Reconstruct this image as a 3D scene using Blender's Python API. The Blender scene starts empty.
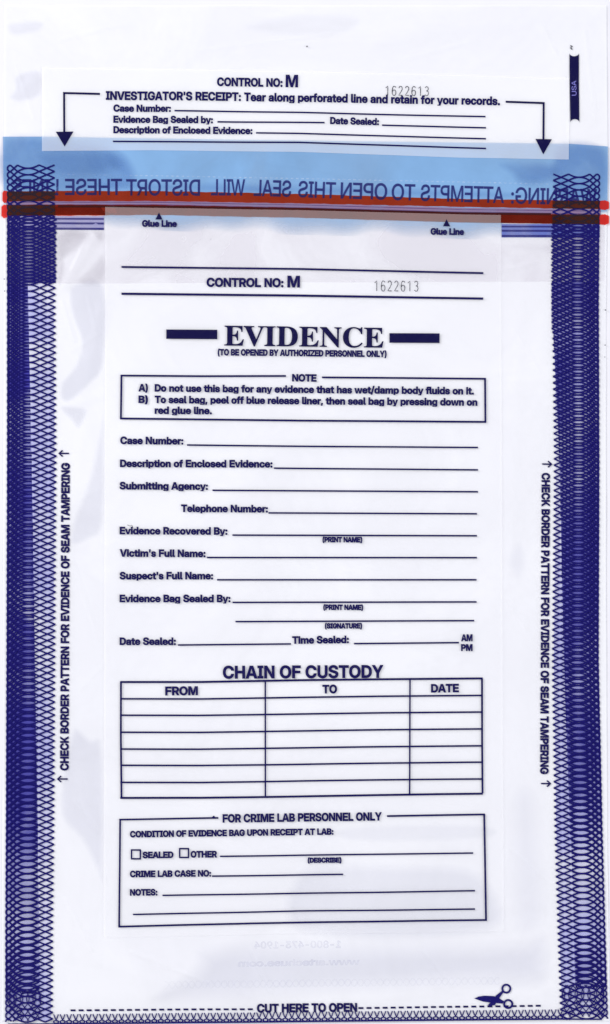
import bpy, math, json
import numpy as np
from mathutils import Vector
from mathutils.geometry import tessellate_polygon, delaunay_2d_cdt

# ------------------------------------------------------------------ basics
# The bag is laid out in millimetre-like "sheet units" u (x right, y down the
# sheet, 610 x 1024 u); one unit is S metres, so the bag is about 24 x 41 cm.
S = 0.0004
CX, CY = 305.0, 512.0
LAYER = 0.22                       # height between stacked films and inks, in u
C = bpy.context.scene.collection
rng = np.random.default_rng(7)

GLYPHS = json.loads(r'''{"B":{"'":[372,[[24,998,43,626,182,625,204,999,27,1003]]],"(":[534,[[72,395,77,276,102,121,149,-34,208,-163,406,-171,347,-16,303,132,278,269,271,395,282,565,311,731,351,875,413,1051,229,1051,206,1013,153,886,109,731,80,558]]],")":[534,[[-25,1049,32,901,79,735,108,579,120,421,115,291,90,139,49,-2,-13,-166,180,-171,227,-74,259,13,306,208,317,305,320,424,299,648,245,868,208,966,166,1049]]],",":[368,[[-13,-166,130,-171,218,163,31,161]]],".":[368,[[0,103,8,60,40,16,78,-6,125,-11,167,2,202,31,223,70,227,114,215,157,185,193,150,212,110,218,67,208,31,182,8,146]]],"/":[498,[[-69,-150,104,-150,421,1047,251,1044]]],":":[368,[[0,103,8,60,40,16,78,-6,125,-11,167,2,202,31,223,70,227,114,215,157,185,193,150,212,110,218,67,208,31,182,8,146],[0,572,8,529,40,486,78,463,125,459,167,471,202,500,223,540,227,583,215,626,189,659,150,682,110,687,67,678,31,651,8,616]]],"A":[978,[[-65,2,155,-2,229,216,597,217,673,-2,898,-2,550,998,283,998],[285,384,417,810,546,384]]],"B":[884,[[2,2,449,0,529,8,594,26,648,52,688,80,728,125,757,179,772,240,772,330,753,392,721,442,681,480,626,508,566,525,634,553,681,590,718,644,735,702,736,782,722,836,688,894,641,937,561,977,453,999,2,998],[204,168,208,430,446,426,511,400,548,359,563,312,560,258,541,218,507,188,464,171,417,163,208,163],[204,590,204,836,428,834,482,812,515,778,530,738,530,684,512,641,475,607,442,593,399,586,208,586]]],"C":[996,[[-30,500,-21,381,8,276,62,175,134,96,218,38,312,1,413,-14,543,-6,608,11,673,40,720,70,771,114,815,168,844,218,869,283,884,352,677,353,656,294,623,244,576,202,518,177,475,170,413,170,363,180,319,199,273,233,236,276,210,323,188,395,178,478,180,558,195,637,218,695,262,759,319,805,388,830,468,834,540,819,597,786,649,724,677,649,879,649,884,652,880,673,855,760,814,836,766,894,699,948,619,988,540,1010,442,1018,345,1010,258,985,193,952,125,901,70,839,22,760,-7,684,-25,597]]],"D":[960,[[2,2,392,0,500,15,569,37,644,76,695,115,753,179,800,258,833,356,847,464,843,583,826,673,786,771,735,846,662,912,561,967,449,995,204,1002,2,999],[209,179,209,825,403,823,493,798,540,769,577,731,607,681,627,619,638,543,638,460,628,384,606,319,554,246,518,217,475,195,421,181,366,175,211,174]]],"E":[834,[[2,2,718,2,717,177,211,178,209,182,211,419,677,419,681,424,677,592,209,594,209,821,717,823,717,1001,2,998]]],"F":[798,[[2,2,208,-2,211,404,663,406,662,576,211,577,209,818,211,822,695,823,695,1000,2,998]]],"G":[1011,[[-30,500,-25,406,-6,319,23,244,63,175,122,106,193,52,258,19,345,-6,442,-14,543,-6,623,15,702,55,763,103,819,168,858,244,880,319,887,384,886,534,471,534,469,377,685,374,668,294,645,255,618,226,572,195,525,177,468,169,392,174,334,192,292,218,251,258,218,309,195,366,181,442,178,525,188,608,206,670,239,731,276,773,319,804,363,823,413,833,475,834,518,827,579,801,621,767,653,720,673,667,880,670,869,727,844,792,807,850,767,895,673,963,608,992,540,1010,410,1018,312,1003,218,966,130,904,62,829,8,727,-21,623]]],"H":[986,[[2,2,209,2,211,422,630,422,632,2,838,2,836,1001,632,998,630,599,211,599,209,998,2,999]]],"I":[538,[[-29,2,422,2,421,168,300,171,300,832,422,836,421,1002,-28,1002,-29,836,93,832,93,171,-28,168]]],"K":[942,[[2,2,209,2,210,276,341,427,623,0,859,2,478,569,847,1001,601,1000,211,538,209,998,2,999]]],"L":[765,[[2,2,662,2,659,178,210,179,208,1002,2,998]]],"M":[1227,[[2,2,205,2,200,753,287,475,456,2,623,0,793,471,883,765,877,2,1078,0,1078,1002,778,1001,614,532,543,290,468,536,302,1002,4,1002]]],"N":[996,[[2,2,209,2,208,690,337,468,629,2,848,2,847,1001,642,998,644,308,541,489,221,998,2,999]]],"O":[1025,[[-30,500,-21,381,4,287,48,197,103,126,171,66,258,19,345,-6,439,-14,536,-6,623,19,709,66,778,125,833,197,880,294,905,403,912,500,905,601,879,709,833,807,778,878,709,938,623,985,536,1010,442,1018,345,1010,258,985,171,938,103,878,48,807,4,717,-21,623],[178,500,191,623,232,720,291,786,370,826,413,834,475,833,532,819,576,797,616,764,645,727,671,681,689,626,700,561,703,478,696,410,678,341,652,287,616,239,569,202,511,178,460,169,384,174,319,199,273,233,232,283,203,341,184,413]]],"P":[866,[[2,2,208,-2,211,343,428,343,522,358,623,402,677,446,707,482,735,532,753,590,761,648,757,735,743,792,717,847,678,897,630,938,551,977,446,999,2,998],[209,522,211,827,431,822,489,801,534,760,556,709,556,637,534,583,500,549,457,527,403,517,211,516]]],"R":[892,[[2,2,209,2,211,350,392,348,569,0,789,2,589,388,652,427,710,486,743,543,765,626,765,724,742,810,699,883,634,941,551,981,468,999,3,1002],[209,518,211,830,435,826,489,807,534,771,559,720,563,644,548,597,511,553,464,528,413,517]]],"S":[895,[[-25,327,-10,215,33,128,103,59,186,16,251,-3,327,-13,468,-10,583,19,670,68,703,99,736,143,757,186,772,240,772,352,753,410,732,446,684,494,601,541,504,573,323,614,258,639,214,677,201,724,213,774,258,819,327,844,392,848,460,833,507,804,541,760,561,695,749,695,746,753,732,807,707,861,678,901,644,934,597,966,507,1003,403,1018,269,1010,175,981,85,923,31,857,1,782,-6,706,4,637,33,576,85,521,143,484,211,456,478,389,522,367,549,345,566,316,570,265,554,226,525,195,478,170,431,159,366,156,312,163,262,181,214,218,184,269,171,331]]],"T":[870,[[-43,825,260,821,260,2,467,2,467,821,767,823,769,998,-38,1001,-43,998]]],"U":[968,[[0,348,15,240,62,143,132,70,222,19,334,-10,410,-14,489,-10,601,19,695,74,746,125,782,179,804,229,819,294,823,1002,620,1002,620,366,613,309,584,247,540,203,482,174,410,165,341,174,276,207,235,251,209,309,202,356,202,1002,2,1004]]],"V":[968,[[-65,998,283,2,547,1,888,1002,667,998,510,511,417,192,320,514,158,1002]]],"Y":[946,[[-65,998,303,374,303,2,504,0,505,374,866,1002,634,1002,406,582,171,1000]]],"Z":[870,[[-36,2,763,2,760,178,221,179,757,839,756,1000,-20,1000,-20,823,506,821,-36,161]]],"a":[758,[[-29,200,-21,132,8,74,56,30,121,1,218,-11,305,2,374,40,421,100,424,1,616,1,617,500,606,561,580,616,540,660,496,688,439,710,384,721,287,725,215,718,150,699,96,671,56,637,20,587,1,540,-5,487,179,487,192,525,226,559,265,574,323,578,370,566,404,540,419,511,418,468,406,452,370,437,171,410,106,393,56,368,19,338,-10,298,-24,258],[160,208,174,251,215,281,262,296,423,327,422,251,415,215,388,172,345,142,280,127,218,134,193,146,173,164]]],"b":[819,[[-3,2,190,0,193,105,244,41,280,15,319,-3,374,-14,424,-14,504,1,572,37,634,99,674,168,700,251,708,381,688,504,641,601,609,641,565,678,511,707,460,721,403,726,348,721,301,707,265,688,233,661,196,616,193,1001,-3,998],[186,356,195,435,218,489,255,532,305,559,381,563,435,541,476,496,501,435,509,330,490,244,448,182,392,152,352,147,309,153,276,166,245,190,221,218,203,255,189,312]]],"c":[762,[[-33,356,-31,301,-17,229,8,168,37,121,79,74,121,41,175,12,236,-6,298,-14,388,-10,449,5,504,29,547,58,595,106,631,168,649,222,652,269,464,269,446,218,417,178,370,152,323,146,280,152,247,166,215,195,192,229,174,280,167,327,174,431,206,507,258,552,323,567,392,552,436,514,464,445,653,446,649,486,631,543,576,626,540,659,493,689,395,721,319,727,229,717,157,692,96,653,45,601,1,529,-24,453]]],"d":[819,[[-33,356,-24,251,-6,186,15,139,78,58,146,12,197,-6,244,-14,301,-14,356,-3,395,15,431,41,482,106,486,0,677,1,677,1000,480,998,478,616,424,678,392,699,341,718,240,725,146,699,67,641,13,565,-24,460],[166,341,170,413,188,475,222,524,269,556,327,565,395,549,442,510,476,449,489,356,476,265,437,197,413,175,377,156,301,148,262,160,233,177,202,211,185,244,174,280]]],"e":[769,[[-33,356,-31,305,-17,233,8,168,37,121,79,74,121,41,175,12,233,-6,291,-14,363,-13,435,1,500,26,551,58,595,99,628,146,652,211,652,225,475,224,453,186,424,160,381,141,327,134,287,138,244,152,209,179,182,215,166,255,161,306,662,309,653,457,631,525,602,579,565,626,514,670,453,703,392,721,312,729,236,721,153,692,96,653,44,601,1,529,-28,435],[162,435,174,486,208,536,255,567,316,578,374,569,424,541,458,496,476,435]]],"f":[509,[[-61,558,68,554,69,2,263,2,265,554,410,558,410,709,265,713,267,796,278,825,298,841,330,848,410,850,410,1002,229,999,168,981,125,953,91,912,74,865,68,713,-61,709]]],"g":[819,[[-33,359,-20,244,15,153,76,74,146,26,186,11,244,1,345,9,384,23,424,48,482,116,476,-42,458,-85,424,-119,366,-140,298,-141,265,-133,229,-114,210,-96,190,-59,5,-59,2,-63,12,-106,42,-167,623,-170,659,-99,677,2,677,710,486,711,482,612,424,677,391,699,341,718,240,725,146,699,70,645,16,572,-21,478],[166,348,170,421,189,482,222,529,269,559,301,567,345,567,395,552,442,514,476,453,489,363,475,273,435,205,406,181,374,166,334,159,291,162,229,192,202,222,185,255]]],"h":[801,[[-3,2,194,-2,195,395,203,457,218,493,247,526,283,545,334,552,384,544,413,529,443,496,458,457,464,-1,661,2,660,478,649,547,631,594,594,650,547,689,489,714,413,723,352,718,291,696,240,658,197,605,193,1000,-3,998]]],"i":[336,[[-3,2,195,2,193,710,-3,706],[-18,904,-10,865,16,828,52,806,99,799,146,809,183,836,205,875,209,915,197,955,168,989,132,1007,81,1011,42,1000,9,975,-10,948]]],"l":[375,[[-3,193,1,143,15,92,38,57,67,33,106,15,153,4,284,2,284,150,215,161,202,175,196,200,193,1002,-3,998]]],"m":[1213,[[-3,2,195,2,199,460,214,500,240,533,280,556,319,562,363,556,395,538,422,507,437,468,438,2,629,2,633,464,647,504,675,536,709,556,753,562,796,556,829,538,854,511,869,471,873,2,1070,2,1068,511,1057,569,1032,623,991,671,933,707,865,725,803,725,738,710,688,685,641,644,608,593,569,655,518,696,453,721,384,725,327,714,269,685,221,641,190,588,186,710,-2,709]]],"n":[801,[[-3,2,194,-2,195,395,203,457,218,493,247,526,283,545,334,552,384,544,413,529,443,496,458,457,464,-1,660,-2,656,511,645,558,624,608,572,671,529,699,475,717,413,723,352,718,305,703,269,682,226,643,193,599,190,708,-2,708]]],"o":[798,[[-33,356,-28,276,-7,200,30,132,81,72,135,33,200,4,283,-13,356,-14,428,-3,496,22,554,58,605,108,642,164,671,236,685,319,685,384,675,460,653,525,616,590,570,641,514,681,449,710,381,725,319,728,247,721,175,700,121,671,67,626,26,576,-10,504,-28,435],[166,341,170,413,188,475,223,525,269,556,327,567,384,555,433,522,465,471,480,424,486,370,476,273,443,204,417,177,388,159,352,148,301,148,262,160,233,179,203,211,184,247]]],"p":[819,[[-3,-164,195,-171,197,105,233,53,287,12,348,-10,424,-14,493,-3,551,23,597,58,645,114,681,186,700,251,709,356,703,439,685,511,656,576,612,635,561,678,514,703,468,717,359,720,305,706,262,684,193,615,190,709,-2,708],[186,356,199,446,217,486,240,516,265,538,301,555,341,563,388,559,424,545,451,525,472,500,494,457,509,377,501,276,476,215,428,167,374,148,309,153,258,177,221,218,196,276]]],"r":[513,[[-3,2,195,2,195,384,203,446,229,496,269,529,319,544,421,547,421,711,319,710,265,692,217,648,190,590,186,710,-2,709]]],"s":[715,[[-36,218,-17,143,23,81,81,33,143,4,247,-17,334,-17,417,-2,500,34,562,88,598,161,605,236,598,273,580,312,540,356,471,392,251,441,215,455,184,482,177,514,185,540,211,566,247,581,298,584,345,573,373,554,397,522,406,485,587,485,580,543,555,601,514,650,471,681,413,707,348,721,258,725,186,717,125,700,74,674,16,619,-6,579,-17,543,-17,460,12,392,56,348,125,312,327,267,370,251,400,222,404,186,389,157,363,138,327,127,276,125,236,130,198,150,170,182,157,223,-31,223]]],"t":[505,[[-61,558,62,554,62,164,73,110,102,60,146,26,200,8,258,0,403,0,404,153,294,159,276,168,264,186,260,554,404,558,404,709,260,713,260,901,62,901,62,713,-61,709]]],"u":[801,[[-3,265,8,168,37,96,88,36,150,1,229,-14,280,-13,334,-2,405,38,464,107,468,1,659,0,660,709,464,708,458,262,440,215,410,181,374,163,327,156,280,163,247,178,221,204,203,244,195,301,194,709,-2,709]]],"v":[758,[[-63,706,197,2,417,0,678,709,475,708,312,198,143,709]]],"w":[1123,[[-64,706,153,1,357,2,489,464,620,2,826,2,1041,709,832,708,709,205,577,709,399,707,269,208,143,708]]],"y":[758,[[-63,706,207,2,177,-78,153,-111,125,-123,16,-125,15,-164,340,-171,371,-106,678,709,475,708,309,209,143,709]]]," ":[368,[]]},"R":{"-":[884,[[126,356,561,354,563,460,128,462]]],".":[368,[[6,74,12,42,31,14,60,-6,88,-11,121,-6,149,13,169,42,174,74,168,106,150,133,125,151,88,158,56,151,29,132,12,106]]],"0":[884,[[-16,500,-6,359,19,255,65,150,132,67,204,16,283,-10,381,-13,435,-3,485,16,557,67,613,132,659,222,688,319,703,435,700,612,681,713,638,829,605,883,557,937,504,977,457,1000,381,1017,316,1017,255,1007,205,987,153,955,114,918,77,872,41,807,15,738,-3,662],[98,500,105,616,127,717,163,800,215,862,244,884,287,902,363,910,439,887,500,836,545,764,574,673,588,572,590,471,581,366,559,276,526,204,475,141,413,105,345,94,276,105,211,145,163,204,127,287,105,388]]],"1":[884,[[50,2,667,2,666,107,427,110,424,1000,309,999,61,832,63,711,310,872,310,110,52,108]]],"3":[884,[[1,309,16,208,58,121,121,55,211,5,316,-17,439,-10,532,26,608,86,655,153,685,251,685,356,655,446,605,512,529,563,453,588,337,597,638,894,637,999,66,998,70,892,478,890,189,608,189,514,193,509,338,509,399,501,464,479,523,435,559,374,570,298,556,218,515,153,468,117,406,94,345,89,273,98,215,123,163,171,134,229,121,313,5,313]]],"4":[884,[[-45,244,464,241,467,-2,580,-2,581,240,731,242,733,345,731,350,581,352,579,624,465,623,464,351,94,352,561,998,431,998,-43,345]]],"7":[884,[[24,897,27,892,542,890,95,2,218,-2,664,883,665,998,27,1000]]],"8":[884,[[5,269,8,226,22,171,66,99,99,66,146,33,236,-3,301,-13,366,-14,464,0,561,45,630,108,667,171,682,229,682,305,667,363,635,424,590,473,536,507,477,525,532,547,584,587,620,637,642,699,646,774,631,843,602,897,551,952,500,985,431,1010,366,1019,298,1017,233,1003,175,977,129,944,95,908,62,854,44,792,42,731,51,677,80,616,117,574,164,542,212,525,164,512,128,494,62,435,19,356],[124,273,128,312,141,352,160,384,190,415,262,454,345,466,428,454,500,414,548,352,560,316,564,273,559,229,548,197,504,142,435,106,345,94,255,106,186,141,156,171,137,204],[159,742,170,807,211,867,273,902,345,913,417,902,478,866,515,814,529,742,516,673,478,618,417,582,345,570,273,582,211,618,170,677]]],"9":[884,[[11,677,19,597,44,525,84,464,143,409,211,373,291,355,359,355,434,377,158,2,291,-2,555,370,645,529,667,590,678,659,674,738,653,818,627,868,595,912,551,953,500,984,403,1014,323,1017,265,1010,215,995,157,966,81,897,48,847,26,792,15,745],[129,681,141,760,185,836,251,888,330,909,403,902,446,884,478,862,508,832,534,792,552,749,560,706,552,616,533,569,509,532,478,503,439,477,399,463,359,457,312,458,269,470,200,513,170,547,144,594]]],":":[368,[[6,74,12,42,31,14,60,-6,88,-11,121,-6,149,13,169,42,174,74,168,106,150,133,125,151,88,158,56,151,29,132,12,106],[6,601,12,569,31,541,60,521,88,516,121,521,149,540,169,569,174,601,168,634,150,660,125,678,88,685,56,678,31,660,12,634]]],"A":[895,[[-83,2,42,-2,143,277,554,278,563,269,655,1,783,-2,421,1000,283,998],[181,388,352,882,521,388]]],"D":[946,[[1,2,348,0,468,19,547,48,616,91,671,143,714,200,758,294,782,403,787,536,775,644,747,738,700,825,642,890,572,941,475,981,374,999,1,998],[123,110,123,890,348,891,424,880,493,855,547,819,595,767,628,709,653,637,667,532,664,435,646,341,620,276,588,226,543,181,500,152,442,127,334,108]]],"E":[794,[[1,2,651,2,648,108,123,110,125,458,613,460,608,566,125,566,123,890,648,892,651,998,1,998]]],"G":[1004,[[-37,500,-31,406,-14,323,12,255,51,182,92,130,157,70,236,22,309,-2,384,-14,489,-10,565,8,637,41,716,99,772,164,811,236,833,309,840,366,839,501,460,501,460,395,717,394,718,352,704,291,682,244,657,208,616,166,572,137,525,116,421,99,323,112,240,153,174,215,123,298,101,359,87,439,84,532,98,630,123,706,159,771,208,826,262,866,319,891,395,905,468,903,518,891,587,859,644,810,685,753,713,679,834,681,800,789,768,843,731,888,681,934,637,963,576,992,514,1010,417,1019,305,1006,211,970,117,902,55,829,5,735,-28,619]]],"H":[971,[[1,2,123,2,125,458,652,458,654,2,774,0,774,999,654,998,652,566,125,566,123,998,1,998]]],"I":[466,[[-44,2,314,2,312,108,195,110,195,890,312,892,312,1000,-44,998,-44,894,74,890,74,110,-44,106]]],"L":[733,[[1,2,603,2,601,108,123,110,121,1000,1,998]]],"M":[1177,[[1,2,122,2,121,806,438,5,442,-1,536,-1,775,587,861,818,860,2,980,2,980,998,813,998,493,162,167,998,1,998]]],"N":[975,[[1,2,123,2,121,826,635,2,778,2,778,998,657,998,659,168,566,327,143,997,1,998]]],"O":[1029,[[-37,500,-28,384,1,280,51,182,110,110,182,51,262,11,345,-10,449,-14,540,1,626,37,699,87,761,153,811,233,847,327,866,421,869,540,855,648,826,738,782,821,724,894,652,953,576,991,493,1014,399,1019,319,1010,233,981,161,938,92,875,37,800,-6,706,-31,597],[83,500,87,569,101,648,120,702,156,767,198,818,244,855,309,888,366,902,439,905,500,895,565,869,619,832,667,782,703,724,725,670,743,590,749,500,743,413,725,334,693,262,648,201,597,155,540,123,460,101,374,101,312,116,251,145,185,200,138,265,109,330,91,406]]],"P":[838,[[1,2,123,2,125,390,381,391,475,405,536,428,583,456,631,500,660,540,682,587,696,648,698,717,689,782,674,825,646,875,607,919,561,952,496,981,403,999,1,998],[123,500,125,892,413,888,493,859,545,810,574,745,577,666,552,590,507,542,464,518,406,502]]],"R":[866,[[1,2,123,2,125,390,366,390,375,384,583,-1,720,-1,501,406,583,448,643,500,685,565,707,637,710,731,689,821,641,897,579,949,496,985,417,999,1,998],[123,500,125,892,424,888,500,862,555,814,578,774,588,738,588,655,567,594,522,543,475,516,421,502]]],"S":[841,[[-46,319,-32,218,8,132,78,59,175,8,287,-13,410,-10,514,19,558,41,608,79,638,110,667,157,692,247,685,345,671,384,645,424,590,475,518,515,435,544,247,592,168,625,135,647,112,673,98,706,94,735,109,803,131,836,164,865,240,899,341,906,424,887,489,843,527,789,547,707,662,706,660,764,646,818,620,872,583,920,547,952,500,980,413,1010,291,1018,193,1003,106,967,42,914,-3,847,-24,760,-24,702,-6,634,26,583,67,547,117,517,186,488,453,415,500,392,541,359,567,312,570,247,556,200,525,160,471,123,399,101,294,97,233,109,168,138,116,190,88,251,78,324,-42,324]]],"T":[838,[[-65,897,-60,892,261,890,261,2,381,-1,382,890,706,893,707,998,-63,1000]]],"U":[964,[[-4,341,8,240,23,197,52,143,117,70,215,12,273,-6,341,-17,460,-13,565,16,648,66,699,117,729,161,757,226,771,291,774,998,653,998,650,305,621,218,565,152,518,123,471,105,403,96,334,98,276,112,229,135,179,177,149,218,127,273,118,330,114,1000,-4,998]]],"W":[1303,[[-84,998,189,-2,331,2,554,845,604,637,776,2,919,0,1190,1000,1067,997,847,129,624,998,483,998,258,124,212,327,39,998]]],"a":[711,[[-44,204,-35,135,-14,88,34,37,88,8,171,-10,236,-10,283,-3,323,12,363,37,413,100,417,0,528,2,527,522,512,579,479,634,435,674,395,696,341,714,291,721,222,721,161,711,103,689,52,656,19,623,-5,587,-24,536,-27,496,85,496,105,551,146,591,197,613,273,621,330,610,382,576,411,525,415,471,406,451,384,437,146,400,92,385,38,361,0,330,-28,291,-39,258],[73,197,87,251,139,292,197,310,341,333,415,352,415,255,401,193,370,146,316,109,265,95,218,92,139,105,106,124,87,146]]],"c":[718,[[-50,356,-43,269,-24,200,12,128,60,70,117,26,186,-3,255,-14,356,-6,439,27,507,82,554,153,576,233,460,233,443,186,417,146,384,117,345,98,255,90,179,113,143,140,113,175,76,262,67,338,69,403,91,496,120,547,164,590,218,616,280,624,348,614,403,584,440,540,464,480,576,481,573,507,551,569,519,619,475,663,431,692,381,713,330,725,255,728,190,717,143,700,92,670,52,636,15,590,-18,529,-35,478]]],"e":[736,[[-50,352,-35,233,-17,179,16,117,85,44,125,19,182,-3,244,-14,316,-13,374,-3,431,20,486,55,526,96,558,146,577,197,576,215,468,214,440,161,395,120,334,95,262,90,200,102,153,127,113,168,88,211,69,273,67,324,593,327,591,403,580,471,562,529,533,587,497,634,460,667,406,699,356,717,273,727,204,721,139,699,70,653,26,605,-17,529,-42,442],[65,424,84,500,129,569,190,609,273,624,352,610,413,570,458,504,477,424]]],"h":[751,[[-14,2,101,2,101,431,120,518,145,558,179,588,229,610,287,617,345,610,384,592,418,561,444,511,454,431,454,2,569,2,568,460,559,532,541,583,504,640,457,681,395,710,338,721,255,717,200,700,148,666,103,613,99,1000,-14,998]]],"m":[1152,[[-14,2,100,-2,101,442,109,496,131,543,164,580,211,606,273,617,323,610,366,588,404,547,418,507,421,1,533,-2,535,449,542,504,564,551,601,588,644,609,702,617,753,610,800,588,829,561,849,518,855,464,855,2,967,-2,967,507,952,576,927,626,883,674,825,707,764,721,706,721,641,707,590,681,546,644,511,596,475,650,424,692,359,717,291,722,233,711,179,684,135,647,99,598,96,708,-13,707]]],"o":[755,[[-50,356,-46,291,-28,211,1,146,30,103,71,60,125,22,186,-3,247,-14,312,-14,374,-3,435,23,486,58,534,110,567,164,592,229,605,305,606,403,594,471,566,551,530,608,485,655,431,692,370,717,301,728,226,725,157,706,92,670,44,626,4,572,-25,511,-43,442],[66,356,76,449,112,536,164,590,236,621,323,620,392,592,426,561,450,529,483,442,491,384,490,316,480,255,461,204,440,168,406,132,370,109,327,94,262,90,215,98,175,116,140,143,108,182,83,236,69,301]]],"r":[440,[[-14,2,101,2,101,449,109,504,138,561,182,596,236,610,316,603,315,717,233,718,179,700,131,659,99,602,94,709,-13,709]]],"s":[650,[[-47,211,-35,146,-6,88,42,40,110,4,197,-14,298,-10,377,12,439,50,482,103,501,157,501,236,472,301,435,338,374,371,139,438,98,471,84,518,94,561,125,598,168,620,240,628,294,616,336,590,363,554,377,499,486,498,486,525,476,572,433,644,384,685,319,714,244,726,157,721,92,700,31,660,-10,608,-28,554,-28,486,-17,446,4,410,38,376,128,329,316,281,370,246,386,218,389,182,379,150,358,125,323,101,276,87,229,84,171,90,132,106,103,128,80,161,63,214]]],"t":[426,[[-88,612,38,608,38,157,44,106,63,63,96,30,143,9,193,0,294,0,294,98,186,105,167,117,155,143,153,608,294,610,296,706,154,709,153,901,42,903,38,712,-85,708]]],"u":[751,[[-14,265,-6,186,22,110,67,52,132,9,215,-13,273,-14,316,-6,392,30,457,97,457,2,569,1,569,707,454,706,454,276,447,226,433,186,407,146,370,116,327,98,269,90,211,98,161,123,128,161,109,208,101,269,100,709,-13,709]]],"w":[1032,[[-76,706,143,0,260,2,417,556,574,2,695,2,912,709,794,706,634,142,476,706,363,710,200,139,43,706]]]," ":[368,[]]},"D":{"1":[827,[[74,832,300,875,300,117,92,114,90,2,641,0,641,115,436,117,435,1000,301,1002,78,953]]],"6":[827,[[-2,500,5,359,30,222,73,117,135,44,171,19,222,-3,269,-14,330,-18,403,-14,449,-2,532,41,577,85,609,135,631,193,645,273,645,370,634,442,609,514,577,565,536,605,475,641,410,660,323,664,273,656,222,635,163,587,125,530,124,551,130,637,148,720,181,796,218,844,283,887,370,906,475,895,572,856,573,980,460,1014,356,1020,244,999,197,978,150,945,81,865,37,771,8,648],[148,319,152,388,174,460,215,515,269,548,334,558,410,544,461,507,494,449,513,348,512,294,501,218,486,179,460,139,435,116,399,98,363,90,298,91,251,106,218,128,184,168,166,204,152,258]]],"2":[827,[[11,2,620,2,616,115,163,117,501,482,558,561,598,644,609,691,613,753,606,803,587,857,555,908,523,940,439,992,356,1014,244,1017,132,995,20,951,20,817,110,862,193,891,258,903,341,899,399,876,439,839,465,789,473,724,458,641,396,536,291,413,11,114]]],"3":[827,[[1,34,78,8,193,-13,305,-18,384,-10,460,12,514,41,562,81,606,146,624,197,632,262,631,319,613,388,587,435,547,479,496,512,434,536,525,579,580,637,606,706,605,803,591,854,563,904,511,956,464,985,392,1010,287,1021,175,1010,32,977,34,853,161,892,291,906,381,891,421,869,447,843,469,796,474,749,469,702,451,662,417,629,363,603,301,593,175,592,174,482,330,477,384,462,421,443,458,410,480,377,494,334,498,280,483,208,454,161,410,127,352,105,269,97,175,105,92,127,2,165]]]," ":[827,[]]},"S":{"E":[919,[[-107,2,702,2,756,285,756,298,717,296,672,204,619,141,568,104,506,78,458,66,392,59,314,59,285,63,267,71,254,86,246,108,244,142,244,461,248,463,329,455,366,444,395,426,422,395,437,366,451,318,461,248,497,248,496,719,463,719,452,664,433,608,415,575,391,550,362,531,329,519,247,513,244,517,244,811,247,851,254,873,270,889,285,893,366,897,472,886,542,863,589,833,624,789,646,737,662,667,693,666,693,948,-101,949,-101,913,-46,907,-20,896,-5,884,10,855,18,818,20,164,14,101,-1,68,-13,56,-35,45,-72,37,-105,36]]],"V":[890,[[-165,917,-164,913,-119,900,-102,888,-63,833,303,-24,307,-28,340,-28,669,822,696,869,716,892,744,908,782,914,783,947,485,947,487,912,561,904,589,888,599,869,599,829,587,785,403,301,199,789,184,833,184,869,197,892,233,908,300,913,303,947,-164,949]]],"I":[540,[[-109,2,-105,-3,374,-2,373,35,303,49,266,72,250,101,244,160,246,840,255,869,274,893,314,907,373,914,369,948,-108,947,-108,913,-50,908,-13,897,7,877,18,840,20,156,14,105,-2,73,-17,60,-42,48,-106,35]]],"D":[1029,[[-106,917,-101,913,-39,904,-17,893,-4,881,11,847,17,778,14,108,3,72,-17,52,-50,41,-94,37,-94,1,369,0,465,8,550,27,623,56,678,89,730,135,779,204,815,292,834,388,838,506,826,605,800,689,764,759,708,825,656,866,586,903,509,929,425,944,351,948,-101,949,-106,947],[243,149,243,803,247,851,258,881,281,896,329,902,384,897,439,878,491,841,529,792,562,719,581,642,592,531,591,406,577,289,555,211,521,145,480,100,432,71,399,59,351,51,303,52,274,59,258,72,251,86]]],"N":[1026,[[-99,2,211,2,208,38,149,44,119,56,100,79,90,116,87,719,90,724,700,-20,741,-21,743,822,750,858,767,887,796,904,862,914,862,947,552,947,553,914,612,904,642,893,662,873,672,844,677,785,675,355,189,948,-97,948,-98,914,-57,899,22,807,22,164,18,108,3,68,-13,53,-31,44,-97,36]]],"C":[974,[[-82,476,-80,421,-69,347,-47,274,-21,219,11,167,53,117,101,74,149,41,208,12,263,-6,322,-18,399,-22,443,-21,517,-10,586,12,645,41,719,97,793,182,792,188,756,221,686,147,627,104,557,70,483,52,406,51,340,67,292,93,243,142,217,182,199,222,173,329,163,472,173,634,184,697,203,759,222,803,250,847,285,882,318,903,362,919,417,924,454,922,502,911,550,889,583,867,627,827,668,778,709,708,736,645,770,643,772,969,737,971,716,928,700,915,678,909,645,912,506,959,443,969,403,971,351,969,281,959,211,937,164,914,101,873,55,833,12,781,-21,730,-47,675,-68,605,-80,531]]]," ":[364,[]]}}''')
KEY, FILL, WORLD = 54.8, 30.1, 0.495
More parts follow.
